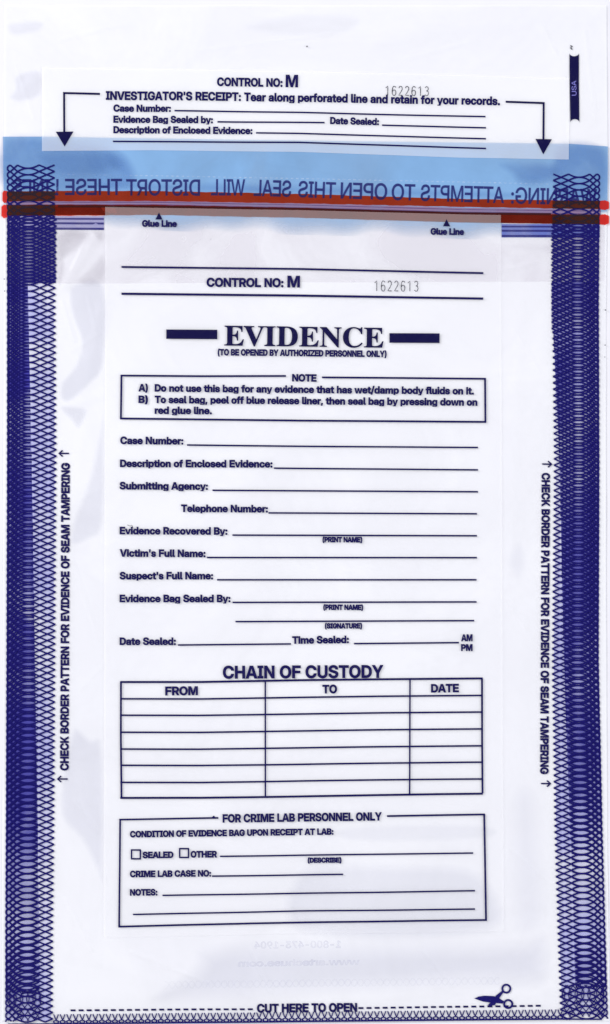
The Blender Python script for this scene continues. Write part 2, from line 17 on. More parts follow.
# ------------------------------------------------------------------ sheet relief
# gentle real waviness of the film: every film, panel and ink layer follows it
_w = [(rng.uniform(0, 6.28), rng.uniform(0, 6.28), rng.uniform(70, 190), rng.uniform(0.10, 0.28)) for _ in range(16)]
CREASE = [  # x0, y0, x1, y1, width, height : rounded ridges in the loose film margins
    (96, 236, 66, 284, 5, 1.0), (78, 232, 60, 262, 5, -0.6), (104, 300, 82, 392, 7, 0.7),
    (66, 296, 82, 352, 6, -0.6), (60, 408, 100, 396, 5, 0.5), (84, 430, 72, 520, 8, 0.5),
    (74, 735, 104, 872, 9, 0.6), (62, 820, 96, 905, 8, 0.5), (10, 26, 44, 22, 5, 0.6),
    (12, 100, 42, 72, 6, 0.7), (240, 24, 300, 14, 8, 0.5), (500, 160, 520, 184, 7, 0.8),
    (520, 300, 512, 560, 7, 0.5), (525, 620, 516, 780, 8, 0.4), (518, 800, 545, 930, 9, 0.5),
    (150, 1000, 240, 938, 10, 0.7), (300, 965, 470, 952, 12, 0.6), (400, 992, 540, 970, 9, 0.6),
    (100, 960, 160, 985, 9, 0.5), (90, 14, 200, 44, 10, 0.4), (380, 40, 520, 18, 10, 0.5),
    (20, 146, 20, 180, 6, 0.5), (58, 190, 120, 214, 5, 0.4), (190, 180, 196, 230, 7, 0.35),
    # fine, sharp wrinkles
    (62, 300, 74, 340, 1.8, 0.45), (70, 352, 100, 334, 1.6, 0.35), (88, 296, 96, 330, 1.5, 0.35), (63, 440, 98, 470, 1.7, 0.35),
    (80, 500, 100, 488, 1.5, 0.3), (72, 560, 99, 640, 1.8, 0.35), (80, 690, 101, 668, 1.5, 0.3), (75, 800, 98, 832, 1.7, 0.4),
    (66, 900, 92, 950, 1.8, 0.4), (130, 952, 210, 984, 1.8, 0.35), (250, 950, 270, 992, 1.6, 0.3), (420, 948, 452, 985, 1.7, 0.35),
    (505, 270, 540, 262, 1.6, 0.4), (515, 330, 540, 372, 1.6, 0.3), (508, 600, 532, 640, 1.7, 0.3), (512, 850, 546, 880, 1.7, 0.35),
    (14, 60, 34, 118, 1.8, 0.45), (60, 40, 130, 22, 1.7, 0.35), (200, 50, 330, 34, 1.8, 0.35), (400, 60, 470, 42, 1.7, 0.35),
    (585, 30, 596, 120, 1.6, 0.4), (540, 20, 560, 60, 1.6, 0.35), (90, 232, 72, 270, 1.7, 0.6), (62, 236, 82, 250, 1.5, 0.5),
    (30, 140, 44, 165, 1.7, 0.4), (240, 158, 330, 172, 1.8, 0.3), (430, 160, 520, 176, 1.8, 0.35), (585, 150, 592, 172, 1.6, 0.4),
]
def seg_d(x, y, x0, y0, x1, y1):
    dx, dy = x1 - x0, y1 - y0
    t = np.clip(((x - x0) * dx + (y - y0) * dy) / (dx * dx + dy * dy), 0, 1)
    return np.hypot(x - x0 - t * dx, y - y0 - t * dy)
def relief(x, y):
    x = np.asarray(x, float); y = np.asarray(y, float)
    h = np.zeros(np.broadcast(x, y).shape)
    for k, (a, p, L, amp) in enumerate(_w):
        h = h + amp * np.sin((x * math.cos(a) + y * math.sin(a)) * 6.2832 / L + p)
    for x0, y0, x1, y1, w, hh in CREASE:
        d = seg_d(x, y, x0, y0, x1, y1)
        h = h + hh * np.exp(-(d / w) ** 2)
    edge = np.clip(np.minimum(np.minimum(x - 2, 610 - x), np.minimum(y, 1026 - y)) / 34.0, 0, 1)
    e = edge * edge * (3 - 2 * edge)
    return 0.5 + 1.6 * e + h * (0.15 + 0.85 * e)

def world(P, layer):
    P = np.asarray(P, float)
    z = relief(P[:, 0], P[:, 1]) + np.asarray(layer) * LAYER
    return np.column_stack(((P[:, 0] - CX) * S, (CY - P[:, 1]) * S, z * S))

# ------------------------------------------------------------------ materials
def node_mat(name):
    m = bpy.data.materials.new(name); m.use_nodes = True
    nt = m.node_tree; nt.nodes.clear()
    out = nt.nodes.new('ShaderNodeOutputMaterial')
    return m, nt, out
def N(nt, kind, **kw):
    n = nt.nodes.new(kind)
    for k, v in kw.items():
        if k in ('operation', 'data_type', 'blend_type', 'attribute_name', 'noise_dimensions', 'interpolation_type', 'clamp'):
            setattr(n, k, v)
        else:
            n.inputs[k].default_value = v
    return n
def noise(nt, scale, detail=3, rough=0.55, dist=0.0):
    tc = nt.nodes.new('ShaderNodeTexCoord')
    n = N(nt, 'ShaderNodeTexNoise', Scale=scale, Detail=detail, Roughness=rough, Distortion=dist)
    nt.links.new(tc.outputs['Object'], n.inputs['Vector'])
    return n.outputs['Fac']
def ramp(nt, src, a, b, lo, hi):
    n = N(nt, 'ShaderNodeMapRange', **{'From Min': a, 'From Max': b, 'To Min': lo, 'To Max': hi})
    nt.links.new(src, n.inputs['Value'])
    return n.outputs['Result']
def film(name, col, alpha=1.0, rough=0.35, spec=0.4, avar=0.0, bump=0.0, bscale=120, nscale=14, ncut=(0.42, 0.6), soft=False, cvar=0.0, trans=0.0):
    """plastic film: a pigmented sheet that lets part of what lies under it through"""
    m, nt, out = node_mat(name)
    p = N(nt, 'ShaderNodeBsdfPrincipled', **{'Base Color': (*col, 1), 'Roughness': rough, 'Specular IOR Level': spec, 'Alpha': alpha})
    a = None
    if avar:
        a = ramp(nt, noise(nt, nscale, 4, 0.5, 0.8), ncut[0], ncut[1], alpha - avar, alpha + avar)
    if soft:                       # thinning towards the rim of the film patch
        at = N(nt, 'ShaderNodeAttribute', attribute_name='soft')
        mu = N(nt, 'ShaderNodeMath', operation='MULTIPLY')
        nt.links.new(at.outputs['Fac'], mu.inputs[0])
        if a is not None: nt.links.new(a, mu.inputs[1])
        else: mu.inputs[1].default_value = alpha
        a = mu.outputs[0]
    if a is not None: nt.links.new(a, p.inputs['Alpha'])
    if cvar:
        mx = N(nt, 'ShaderNodeMix', data_type='RGBA')
        mx.inputs[6].default_value = (*[c * (1 - cvar) for c in col], 1)
        mx.inputs[7].default_value = (*[min(1, c * (1 + cvar)) for c in col], 1)
        nt.links.new(ramp(nt, noise(nt, 60, 5), 0.3, 0.7, 0, 1), mx.inputs[0])
        nt.links.new(mx.outputs[2], p.inputs['Base Color'])
    if bump:
        b = N(nt, 'ShaderNodeBump', Strength=bump, Distance=0.0004)
        nt.links.new(noise(nt, bscale, 4, 0.6, 0.5), b.inputs['Height'])
        nt.links.new(b.outputs['Normal'], p.inputs['Normal'])
    if trans:                      # part of the scattered light goes on down through the film
        p.inputs['Alpha'].default_value = 1.0
        for l in list(p.inputs['Alpha'].links): nt.links.remove(l)
        tl = N(nt, 'ShaderNodeBsdfTranslucent', Color=(*col, 1))
        tp = nt.nodes.new('ShaderNodeBsdfTransparent')
        m1 = N(nt, 'ShaderNodeMixShader', Fac=trans); m2 = N(nt, 'ShaderNodeMixShader', Fac=alpha)
        nt.links.new(p.outputs[0], m1.inputs[1]); nt.links.new(tl.outputs[0], m1.inputs[2])
        nt.links.new(tp.outputs[0], m2.inputs[1]); nt.links.new(m1.outputs[0], m2.inputs[2])
        if a is not None: nt.links.new(a, m2.inputs[0])
        nt.links.new(m2.outputs[0], out.inputs[0])
        return m
    nt.links.new(p.outputs[0], out.inputs[0])
    return m
def ink(name, col, alpha=1.0, avar=0.05, nscale=900):
    """printed ink with slightly uneven coverage"""
    m, nt, out = node_mat(name)
    p = N(nt, 'ShaderNodeBsdfPrincipled', **{'Base Color': (*col, 1), 'Roughness': 0.7, 'Specular IOR Level': 0.03, 'Alpha': alpha})
    if avar:
        a = ramp(nt, noise(nt, nscale, 2), 0.35, 0.65, max(0, alpha - 2 * avar), alpha)
        nt.links.new(a, p.inputs['Alpha'])
    nt.links.new(p.outputs[0], out.inputs[0])
    return m
def gel(name, col, filt, fac):
    """translucent coloured adhesive: filters the light that passes through it"""
    m, nt, out = node_mat(name)
    t = N(nt, 'ShaderNodeBsdfTransparent', Color=(*filt, 1))
    p = N(nt, 'ShaderNodeBsdfPrincipled', **{'Base Color': (*col, 1), 'Roughness': 0.3, 'Specular IOR Level': 0.3})
    mx = N(nt, 'ShaderNodeMixShader')
    f = ramp(nt, noise(nt, 90, 3), 0.3, 0.7, fac * 0.75, fac * 1.25)
    nt.links.new(f, mx.inputs[0]); nt.links.new(t.outputs[0], mx.inputs[1]); nt.links.new(p.outputs[0], mx.inputs[2])
    nt.links.new(mx.outputs[0], out.inputs[0])
    return m

M = dict(
    table=film('table_laminate', (0.70, 0.695, 0.735), 1, 0.5, 0.3, cvar=0.01),
    back=film('back_film', (0.93, 0.93, 0.955), 0.7, 0.3, 0.4, bump=0.15, trans=0.35),
    front=film('front_film', (0.93, 0.93, 0.955), 0.80, 0.28, 0.35, avar=0.10, bump=0.10, bscale=55, nscale=13, trans=0.3),
    flap=film('flap_film', (0.72, 0.68, 0.74), 0.25, 0.3, 0.4, avar=0.10, bump=0.2, bscale=60, nscale=30, trans=0.3),
    panel=film('white_panel', (0.985, 0.985, 1.0), 0.20, 0.4, 0.3, cvar=0.004, bump=0.03, bscale=60, trans=0.36),
    receipt=film('white_receipt_panel', (0.985, 0.985, 1.0), 0.46, 0.4, 0.3, cvar=0.004, bump=0.03, bscale=60, trans=0.4),
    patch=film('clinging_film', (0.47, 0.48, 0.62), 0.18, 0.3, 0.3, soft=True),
    liner=film('blue_liner', (0.18, 0.34, 0.575), 0.88, 0.4, 0.3, cvar=0.06, avar=0.08, bump=0.12, bscale=60, soft=True, nscale=24),
    ftint=film('flap_seam_tint', (0.022, 0.02, 0.19), 0.40, 0.3, 0.3, avar=0.16, nscale=40, soft=True),
    tint=film('seam_tint', (0.36, 0.37, 0.78), 0.30, 0.3, 0.3, avar=0.16, nscale=22),
    rtint=film('rear_seam_tint', (0.035, 0.031, 0.31), 0.56, 0.3, 0.3, avar=0.26, nscale=26, soft=True),
    ink=ink('navy_ink', (0.007, 0.0055, 0.066), avar=0.02),
    dark=ink('dark_navy_ink', (0.006, 0.005, 0.046), avar=0.02),
    blue=ink('border_ink', (0.009, 0.007, 0.105), avar=0.02),
    rear=ink('border_ink_behind_film', (0.010, 0.008, 0.115), 0.95, avar=0.04),
    warn=gel('warning_ink', (0.05, 0.05, 0.26), (0.29, 0.28, 0.46), 0.26),
    stripe=ink('seal_stripe_ink', (0.03, 0.028, 0.17), 0.85, avar=0.1, nscale=120),
    stripe2=ink('seal_hairline_ink', (0.10, 0.06, 0.20), 0.5, avar=0.12, nscale=120),
    hazeblue=ink('seal_stripe_blue_wash', (0.10, 0.14, 0.46), 0.8, avar=0.1, nscale=120),
    hazeleft=ink('seal_stripe_grey_wash', (0.30, 0.29, 0.52), 0.75, avar=0.1, nscale=120),
    tab=gel('red_glue_end', (0.72, 0.035, 0.03), (0.9, 0.22, 0.14), 0.5),
    haze=ink('seal_stripe_wash', (0.27, 0.165, 0.28), 0.8, avar=0.1, nscale=120),
    black=ink('serial_ink', (0.03, 0.03, 0.045), 0.92, avar=0.15, nscale=1500),
    ghost=ink('rear_print_through_film', (0.45, 0.46, 0.64), 0.17, avar=0.05, nscale=150),
    pale=ink('lavender_ink', (0.18, 0.17, 0.50)),
    red=gel('red_glue', (0.56, 0.056, 0.018), (0.84, 0.20, 0.10), 0.22),
    wash=gel('seam_ink_wash', (0.05, 0.025, 0.016), (0.66, 0.52, 0.50), 0.30),
    band=ink('band_ink', (0.055, 0.012, 0.014), 0.88, avar=0.08, nscale=120),
    edgeband=ink('band_edge_ink', (0.04, 0.009, 0.010), 0.85, avar=0.1, nscale=120),
    fold=film('liner_overlap', (0.105, 0.235, 0.54), 0.42, 0.4, 0.3, avar=0.1, nscale=40, soft=True),
    wrinkle_shade=film('wrinkle_shade_film', (0.42, 0.385, 0.44), 0.26, 0.3, 0.3, avar=0.06, nscale=40, soft=True),  # shading of the flap wrinkles, painted as pinkish-grey film
    ghost2=ink('rear_pattern_through_film', (0.42, 0.43, 0.62), 0.06, avar=0.02, nscale=60),
    brown=gel('red_glue_over_stripe', (0.50, 0.050, 0.022), (0.86, 0.20, 0.11), 0.14),
    perf=ink('perforation', (0.75, 0.82, 0.92), 0.28, avar=0.1, nscale=300),
)

# ------------------------------------------------------------------ objects
def empty(name, loc=(0, 0, 0)):
    o = bpy.data.objects.new(name, None); C.objects.link(o); o.location = loc
    o.empty_display_size = 0.05
    return o
def link(name, me, mat, parent=None, label=None):
    o = bpy.data.objects.new(name, me); C.objects.link(o)
    me.materials.append(mat)
    if parent is not None: o.parent = parent
    if label: o['label'] = label
    return o

class Sheet:
    """collects flat outlines on the bag, then lays them on its relief as ONE mesh"""
    def __init__(self): self.P, self.F, self.Z = [], [], []
    def add(self, pts, faces, dz=0.0):
        n = len(self.P)
        self.P += [tuple(p) for p in pts]; self.Z += [dz] * len(pts)
        self.F += [tuple(i + n for i in f) for f in faces]
        return self
    def ribbon(self, pts, w, dz=0.0, step=6.0, taper=False):
        q = [np.array(pts[0], float)]
        for a, b in zip(pts[:-1], pts[1:]):
            a, b = np.array(a, float), np.array(b, float)
            k = max(1, int(math.ceil(np.hypot(*(b - a)) / step)))
            for i in range(1, k + 1): q.append(a + (b - a) * i / k)
        q = np.array(q)
        t = np.gradient(q, axis=0); t /= np.maximum(np.hypot(t[:, 0], t[:, 1]), 1e-9)[:, None]
        n = np.column_stack((t[:, 1], -t[:, 0])) * (w / 2)
        L, R = q + n, q - n
        m = len(q)
        return self.add(list(map(tuple, L)) + list(map(tuple, R)), [(i, i + 1, m + i + 1, m + i) for i in range(m - 1)], dz)
    def disc(self, c, r, dz=0.0, n=14):
        return self.add([(c[0] + r * math.cos(6.2832 * i / n), c[1] + r * math.sin(6.2832 * i / n)) for i in range(n)], [tuple(range(n))], dz)
    def ring(self, c, r0, r1, dz=0.0, n=20, sx=1.0):
        P = [(c[0] + sx * r * math.cos(6.2832 * i / n), c[1] + r * math.sin(6.2832 * i / n)) for r in (r0, r1) for i in range(n)]
        return self.add(P, [(i, (i + 1) % n, n + (i + 1) % n, n + i) for i in range(n)], dz)
    def poly(self, pts, dz=0.0):
        tri = tessellate_polygon([[Vector((p[0], p[1], 0)) for p in pts]])
        return self.add(pts, [tuple(t) for t in tri], dz)
    def build(self, name, mat, layer, parent=None, label=None):
        me = bpy.data.meshes.new(name)
        co = world(np.array(self.P), layer + np.array(self.Z))
        me.from_pydata([tuple(c) for c in co], [], self.F)
        # faces look up
        me.update()
        flip = [p.index for p in me.polygons if p.normal.z < 0]
        for i in flip: me.polygons[i].flip()
        me.update()
        return link(name, me, mat, parent, label)

def line(pts, w=1.4, dz=0.0): return Sheet().ribbon(pts, w, dz)

_tess = {}
def glyph(font, ch, grow=0.0):
    """outline of one letter in 1/1000 of the capital height, its stroke grown by `grow` on each side"""
    k = (font, ch, round(grow))
    if k not in _tess:
        adv, loops = GLYPHS[font][ch]
        pts, edges, LL = [], [], []
        for l in loops:
            q = np.array(l, float).reshape(-1, 2)
            keep = np.hypot(*(q - np.roll(q, 1, 0)).T) > 2; q = q[keep]
            if grow:
                a = q - np.roll(q, 1, 0); c = np.roll(q, -1, 0) - q
                a /= np.hypot(a[:, 0], a[:, 1])[:, None]; c /= np.hypot(c[:, 0], c[:, 1])[:, None]
                na, nc = np.column_stack((a[:, 1], -a[:, 0])), np.column_stack((c[:, 1], -c[:, 0]))
                m = na + nc; q = q + ORIENT * grow * m / np.maximum((m * na).sum(1), 0.6)[:, None]
            n0 = len(pts); pts += [tuple(p) for p in q]; LL.append(q)
            edges += [(n0 + i, n0 + (i + 1) % len(q)) for i in range(len(q))]
        tri = []
        if pts:
            V, _, F = delaunay_2d_cdt([Vector(p) for p in pts], edges, [], 0, 1e-4)[:3]
            V = [(v.x, v.y) for v in V]
            for f in F:
                cx = sum(V[i][0] for i in f) / len(f); cy = sum(V[i][1] for i in f) / len(f)
                ins = False
                for q in LL:
                    r = np.roll(q, -1, 0)
                    hit = ((q[:, 1] > cy) != (r[:, 1] > cy))
                    xx = (r[:, 0] - q[:, 0]) * (cy - q[:, 1]) / np.where(r[:, 1] == q[:, 1], 1e-9, r[:, 1] - q[:, 1]) + q[:, 0]
                    ins ^= bool((hit & (cx < xx)).sum() % 2)
                if ins: tri.append(tuple(f))
            pts = V
        _tess[k] = (adv, pts, tri)
    return _tess[k]
ORIENT = 1.0
INK_SPREAD = {'B': 0.34, 'R': 0.42, 'S': 0.22}      # how far the ink has spread beyond the type, in u
def text(s, p0, p1, cap, font='B', mirror=False, sheet=None, grow=None, bow=0.0):
    """lettering from baseline start p0 to baseline end p1, capitals `cap` high"""
    sh = sheet or Sheet()
    g = 1000.0 * (INK_SPREAD.get(font, 0) if grow is None else grow) / cap
    lay, pen = [], 0.0
    for c in s:
        adv, pts, tri = glyph(font, c, g)
        lay.append((pen, pts, tri)); pen += adv
    u0 = min(pn + u for pn, P, _ in lay for u, v in P); u1 = max(pn + u for pn, P, _ in lay for u, v in P)
    p0, p1 = np.array(p0, float), np.array(p1, float)
    e = (p1 - p0) / (u1 - u0)
    d = (p1 - p0) / np.hypot(*(p1 - p0))
    n = np.array((d[1], -d[0])) * cap / 1000.0
    if mirror: n = -n
    for i, (pn, pts, tri) in enumerate(lay):
        if not pts: continue
        out = []
        for (u, v) in pts:
            t = (pn + u - u0) / (u1 - u0)
            q = p0 + (p1 - p0) * t + n * v
            out.append((q[0], q[1] - bow * 4 * t * (1 - t)))
        sh.add(out, tri, 0.03 * (i % 2))
    return sh

def grid_sheet(name, mat, layer, xl, xr, ys, nx, parent, soft=None, label=None):
    """a film sheet between the edge curves xl(y) and xr(y)"""
    ny = len(ys); ys = np.asarray(ys, float)
    t = np.linspace(0, 1, nx)
    X = np.array([xl(y) + (xr(y) - xl(y)) * t for y in ys]); Y = np.repeat(ys[:, None], nx, 1)
    return surf(name, mat, layer, X, Y, parent, soft, label)
def surf(name, mat, layer, X, Y, parent, soft=None, label=None):
    ny, nx = X.shape
    co = world(np.column_stack((X.ravel(), Y.ravel())), layer)
    F = [(j * nx + i, (j + 1) * nx + i, (j + 1) * nx + i + 1, j * nx + i + 1) for j in range(ny - 1) for i in range(nx - 1)]
    me = bpy.data.meshes.new(name); me.from_pydata(co.tolist(), [], F); me.update()
    if me.polygons[0].normal.z < 0:
        me.flip_normals()
    for p in me.polygons: p.use_smooth = True
    if soft is not None:
        a = me.attributes.new('soft', 'FLOAT', 'POINT'); a.data.foreach_set('value', soft.ravel().astype(np.float32))
    return link(name, me, mat, parent, label)
def quadfill(top, bot, nx, ny):
    """grid between a top curve and a bottom curve (each a list of points)"""
    def samp(c):
        c = np.array(c, float); d = np.r_[0, np.cumsum(np.hypot(*np.diff(c, axis=0).T))]; t = np.linspace(0, d[-1], nx)
        return np.column_stack((np.interp(t, d, c[:, 0]), np.interp(t, d, c[:, 1])))
    a, b = samp(top), samp(bot); v = np.linspace(0, 1, ny)[:, None]
    return a[:, 0] * (1 - v) + b[:, 0] * v, a[:, 1] * (1 - v) + b[:, 1] * v

lerp = lambda xs, ys: (lambda y: np.interp(y, xs, ys))

# ------------------------------------------------------------------ setting
me = bpy.data.meshes.new('table_top')
me.from_pydata([(-0.6, -0.8, 0), (0.6, -0.8, 0), (0.6, 0.8, 0), (-0.6, 0.8, 0)], [], [(0, 1, 2, 3)])
tb = link('table_surface', me, M['table']); tb['kind'] = 'structure'

bag = empty('evidence_bag')
bag['label'] = 'clear plastic evidence bag lying flat with navy form print, blue liner and red glue line'
bag['category'] = 'evidence bag'

# ------------------------------------------------------------------ films
xl = lerp([0, 150, 300, 600, 1024], [4.0, 3.5, 3.5, 3.0, 1.5])
xr = lerp([0, 150, 300, 600, 850, 1024], [606.5, 607.5, 606, 606, 607.5, 610])
ys = np.arange(5, 1023.1, 3.0)
back = grid_sheet('back_film', M['back'], 0, lambda y: xl(y) - 0.6, lambda y: xr(y) + 0.6, ys, 160, bag)
front = grid_sheet('front_film', M['front'], 2, xl, xr, np.arange(5, 1022.6, 1.6), 380, bag)

# strands of the guilloche border: y = k p +- f(s) p, s = 0 at the inner tips, 1 at the outer edge
def fs(s):
    s = np.asarray(s, float)
    f = np.where(s < 0.33, s / 0.33, 0)
    c, h = 0.5575, 0.2275
    f = np.where((s >= 0.33) & (s < 0.785), 1 + 0.5 * (1 - np.abs((s - c) / h) ** 2.0), f)
    f = np.where((s >= 0.785) & (s < 0.935), 1 - (s - 0.785) / 0.15, f)
    u = np.clip((s - 0.935) / 0.065, 0, 1)
    return np.where(s >= 0.935, -0.5 * (1 - np.sqrt(np.clip(1 - u ** 1.6, 0, 1))), f)
def lattice(tip, outer, y0, y1, p, w, phase=0.0, drift=None, smin=None, ph_ref=0.0):
    sh = Sheet()
    s = np.r_[np.linspace(0, 0.33, 9), np.linspace(0.36, 0.77, 15), np.linspace(0.785, 0.935, 6), 0.95, 0.965, 0.98, 0.99, 1.0]
    f = fs(s)
    k0, k1 = int((y0 - ph_ref) / p) - 4, int((y1 - ph_ref) / p) + 4
    for k in range(k0, k1):
        for sg, dz in ((1, 0.0), (-1, 0.12)):
            yb = ph_ref + k * p + phase
            y = yb + sg * f * p
            if drift is not None: y = y + drift(yb) * p
            x = tip(y) + (outer(y) - tip(y)) * s
            ok = (y >= y0) & (y <= y1)
            if smin is not None: ok &= np.abs(x - outer(y)) <= np.abs(smin(y) - outer(y)) + 0.01
            i = 0
            while i < len(s):
                if ok[i]:
                    j = i
                    while j + 1 < len(s) and ok[j + 1]: j += 1
                    if j > i: sh.ribbon(list(zip(x[i:j + 1], y[i:j + 1])), w, dz, step=50)
                    i = j + 1
                else: i += 1
    return sh

tipL = lerp([165, 300, 460, 660, 830, 930, 1022], [54.5, 55.5, 56.5, 55.2, 54.3, 53.0, 52.8])
outL = lerp([165, 460, 660, 830, 930, 1022], [7.2, 7.2, 6.6, 6.0, 5.5, 5.5])
tipR = lerp([175, 240, 300, 460, 660, 830, 930, 1020], [553.5, 552, 552, 554.2, 552, 554.5, 557.5, 560.5])
outR = lerp([175, 240, 300, 460, 660, 830, 930, 1020], [599.8, 599, 598.6, 599.2, 598.5, 602.3, 605.2, 607.8])
PL, PR = 6.47, 6.33

# rear seam pattern, printed on the back film and showing through the clear seam
cutL = lerp([282.9, 283.1, 460, 660, 830, 1022], [57, 28, 31.8, 35.2, 38, 40.5])
cutR = lerp([325, 345, 460, 660, 830, 900, 1020], [551, 553.5, 559, 563.5, 569.5, 573, 575])
drL = lerp([180, 300, 450, 650, 800, 880, 910, 960, 1000, 1022], [0.42, 0.5, 0.40, 0.36, 0.26, 0.06, 0.03, 0.22, 0.45, 0.6])
drR = lerp([180, 300, 450, 650, 800, 870, 920, 965, 1000, 1020], [0.40, 0.40, 0.42, 0.36, 0.26, 0.05, 0.02, 0.20, 0.45, 0.6])
rearL, rearR = (lerp([0, 1100], [57, 55]), lambda y: outL(y) + 0.5), (lambda y: tipR(y) - 0.8, lambda y: outR(y) - 0.3)
lattice(*rearL, 281, 994, PL, 1.65, drift=drL, smin=cutL, ph_ref=165).build('rear_seam_pattern', M['rear'], 3.6, back)
lattice(*rearR, 280, 988, PR, 1.65, drift=drR, smin=cutR, ph_ref=174).build('rear_seam_pattern', M['rear'], 3.6, back)
def strip(name, layer, xa, xb, ys_, par, sy=None, mat='rtint'):
    s_ = np.ones((len(ys_), 14)) if sy is None else np.repeat(np.interp(ys_, *sy)[:, None], 14, 1)
    return grid_sheet(name, M[mat], layer, xa, xb, ys_, 14, par, s_)
strip('rear_seam_strip', 2.8, lambda y: outL(y) - 0.2, lambda y: cutL(y) - 0.3, np.r_[283.1, np.arange(286, 1020, 5.0)], back,
      ([283, 420, 820, 880, 945, 965, 990, 1005], [1.15, 1.05, 0.85, 0.40, 0.42, 0.85, 0.7, 0.15]))
strip('rear_seam_strip', 2.8, lambda y: cutR(y) + 0.5, lambda y: outR(y) + 0.2, np.arange(282, 1018, 5.0), back,
      ([283, 420, 800, 860, 940, 962, 985, 1000], [0.75, 0.85, 0.7, 0.12, 0.08, 0.5, 0.3, 0.05]))
# front seam pattern
tintL = grid_sheet('seam_strip', M['tint'], 2.6, lambda y: outL(y) - 0.5, lambda y: tipL(y) - 2, np.arange(166, 1022, 5.0), 14, bag)
tintR = grid_sheet('seam_strip', M['tint'], 2.6, lambda y: tipR(y) + 2, lambda y: outR(y) + 0.5, np.arange(176, 1020, 5.0), 14, bag)
lattice(tipL, outL, 165, 1022.5, PL, 1.6, ph_ref=165).build('seam_pattern', M['blue'], 6.6, tintL)
lattice(tipR, outR, 174, 1020, PR, 1.6, ph_ref=174).build('seam_pattern', M['blue'], 6.6, tintR)

# bottom seam: a lace of crossed strands with small loops, and its continuation across the corners
laceY = lerp([5, 60, 220, 400, 560, 608], [1024.2, 1023.8, 1022.3, 1020.4, 1019.0, 1019.2])
sh = Sheet()
for i, x_ in enumerate(np.arange(56, 562, 6.55)):
    q = laceY(x_) - 0.6
    sh.ribbon([(x_ - 2.35, q - 8.8), (x_ - 0.9, q - 4.6), (x_ + 0.6, q - 2.4)], 1.15, 0.0, step=50)
    sh.ribbon([(x_ + 2.35, q - 8.8), (x_ + 0.9, q - 4.6), (x_ - 0.6, q - 2.4)], 1.15, 0.12, step=50)
    sh.ring((x_, q - 1.1), 1.0, 2.1, 0.3 + 0.1 * (i % 2), 12, 1.55)
sh.ribbon([(x_, laceY(x_) + 0.3) for x_ in np.arange(8, 606, 6)], 1.5, 0.55)
lace = sh.build('bottom_seam_pattern', M['blue'], 7.0, bag)
for x0, x1, yb in ((7, 41, 1021), (562, 606, 1017)):
    sh = Sheet()
    for k, xx in enumerate(np.arange(x0 - 12, x1 + 6, 6.4)):
        for sg, dz in ((1, 0), (-1, 0.1)):
            t = np.linspace(0, 1, 14)
            px_ = xx + sg * 15 * fs(t * 0.8) / 1.5 + (8 if sg < 0 else 0)
            py_ = yb - t * 32
            seg = [(a, b) for a, b in zip(px_, py_) if x0 <= a <= x1]
            if len(seg) > 2: sh.ribbon(seg, 0.95, dz + 0.2 * (k % 2), step=50)
    sh.build('corner_pattern', M['blue'], 6.8, lace)

# ------------------------------------------------------------------ closing flap, blue liner, glue
def curve(*pts): return [tuple(map(float, p)) for p in pts]
X, Y = quadfill(curve((5, 208), (300, 211), (605, 218)), curve((5, 283.4), (105, 283.4), (300, 282.2), (500, 281.6), (605, 281.3)), 220, 40)
flap = surf('closing_flap', M['flap'], 3.6, X, Y, bag)
strip('flap_seam_strip', 3.9, lambda y: outL(y) - 0.2, lambda y: 56.0, np.linspace(222, 283.2, 12), flap, ([222, 283], [1.1, 1.2]), 'ftint')
strip('flap_seam_strip', 3.9, lambda y: tipR(y) + 0.5, lambda y: outR(y) + 0.2, np.linspace(230, 281.8, 12), flap, ([222, 283], [0.8, 0.75]), 'ftint')
lattice(*rearL, 214, 283.2, PL, 1.65, drift=drL, ph_ref=165).build('flap_seam_pattern', M['rear'], 5.8, flap)
lattice(*rearR, 224, 281.8, PR, 1.65, drift=drR, ph_ref=174).build('flap_seam_pattern', M['rear'], 5.8, flap)
X, Y = quadfill(curve((2.6, 136.4), (42, 136.6), (300, 140.5), (569, 143.6), (608.3, 146.2)),
                curve((3.5, 216), (105, 229), (300, 235), (500, 240), (607.5, 226)), 220, 50)
v = np.linspace(0, 1, 50)[:, None] * np.ones((1, 220)); 
wob = 0.03 * np.sin(X * 0.045) + 0.02 * np.sin(X * 0.11 + 1)
soft = np.clip((1.0 + wob - v) / 0.22, 0, 1)
soft = np.where((X < 104) | (X > 501), np.clip((np.where(X < 104, 0.86, 0.84) - v) / 0.05, 0, 1), soft)
liner = surf('blue_liner', M['liner'], 4.0, X, Y, bag, soft)

sh = Sheet()
for w_, x0, x1, b0, b1 in (('THESE', 122, 65, 194.6, 194.8), ('LINES', 58.5, 12, 195.0, 195), ('DISTORT', 200, 126, 195.4, 195.0),
                           ('WILL', 245, 211, 195.2, 195), ('SEAL', 291, 253.5, 196.6, 195.4), ('THIS', 335.5, 298, 198.2, 196.8),
                           ('OPEN', 387, 340.5, 199.4, 198.2), ('TO', 415, 391.5, 200.2, 199.6), ('ATTEMPTS', 504, 420.5, 202.8, 200.5),
                           ('WARNING:', 597, 511, 205.0, 203.2)):
    text(w_, (x0, b0), (x1, b1), 15.6, 'R', mirror=True, sheet=sh)
sh.build('warning_print', M['warn'], 5.7, liner, 'mirrored navy warning words seen through the blue liner')
sh = Sheet()
for i, x_ in enumerate(np.arange(62, 550, 5.2)):
    yy = np.interp(x_, [60, 300, 550], [174, 178.5, 184])
    sh.ribbon([(x_, yy), (x_ + 2.6, yy)], 0.9)
sh.build('perforation', M['perf'], 4.9, liner)

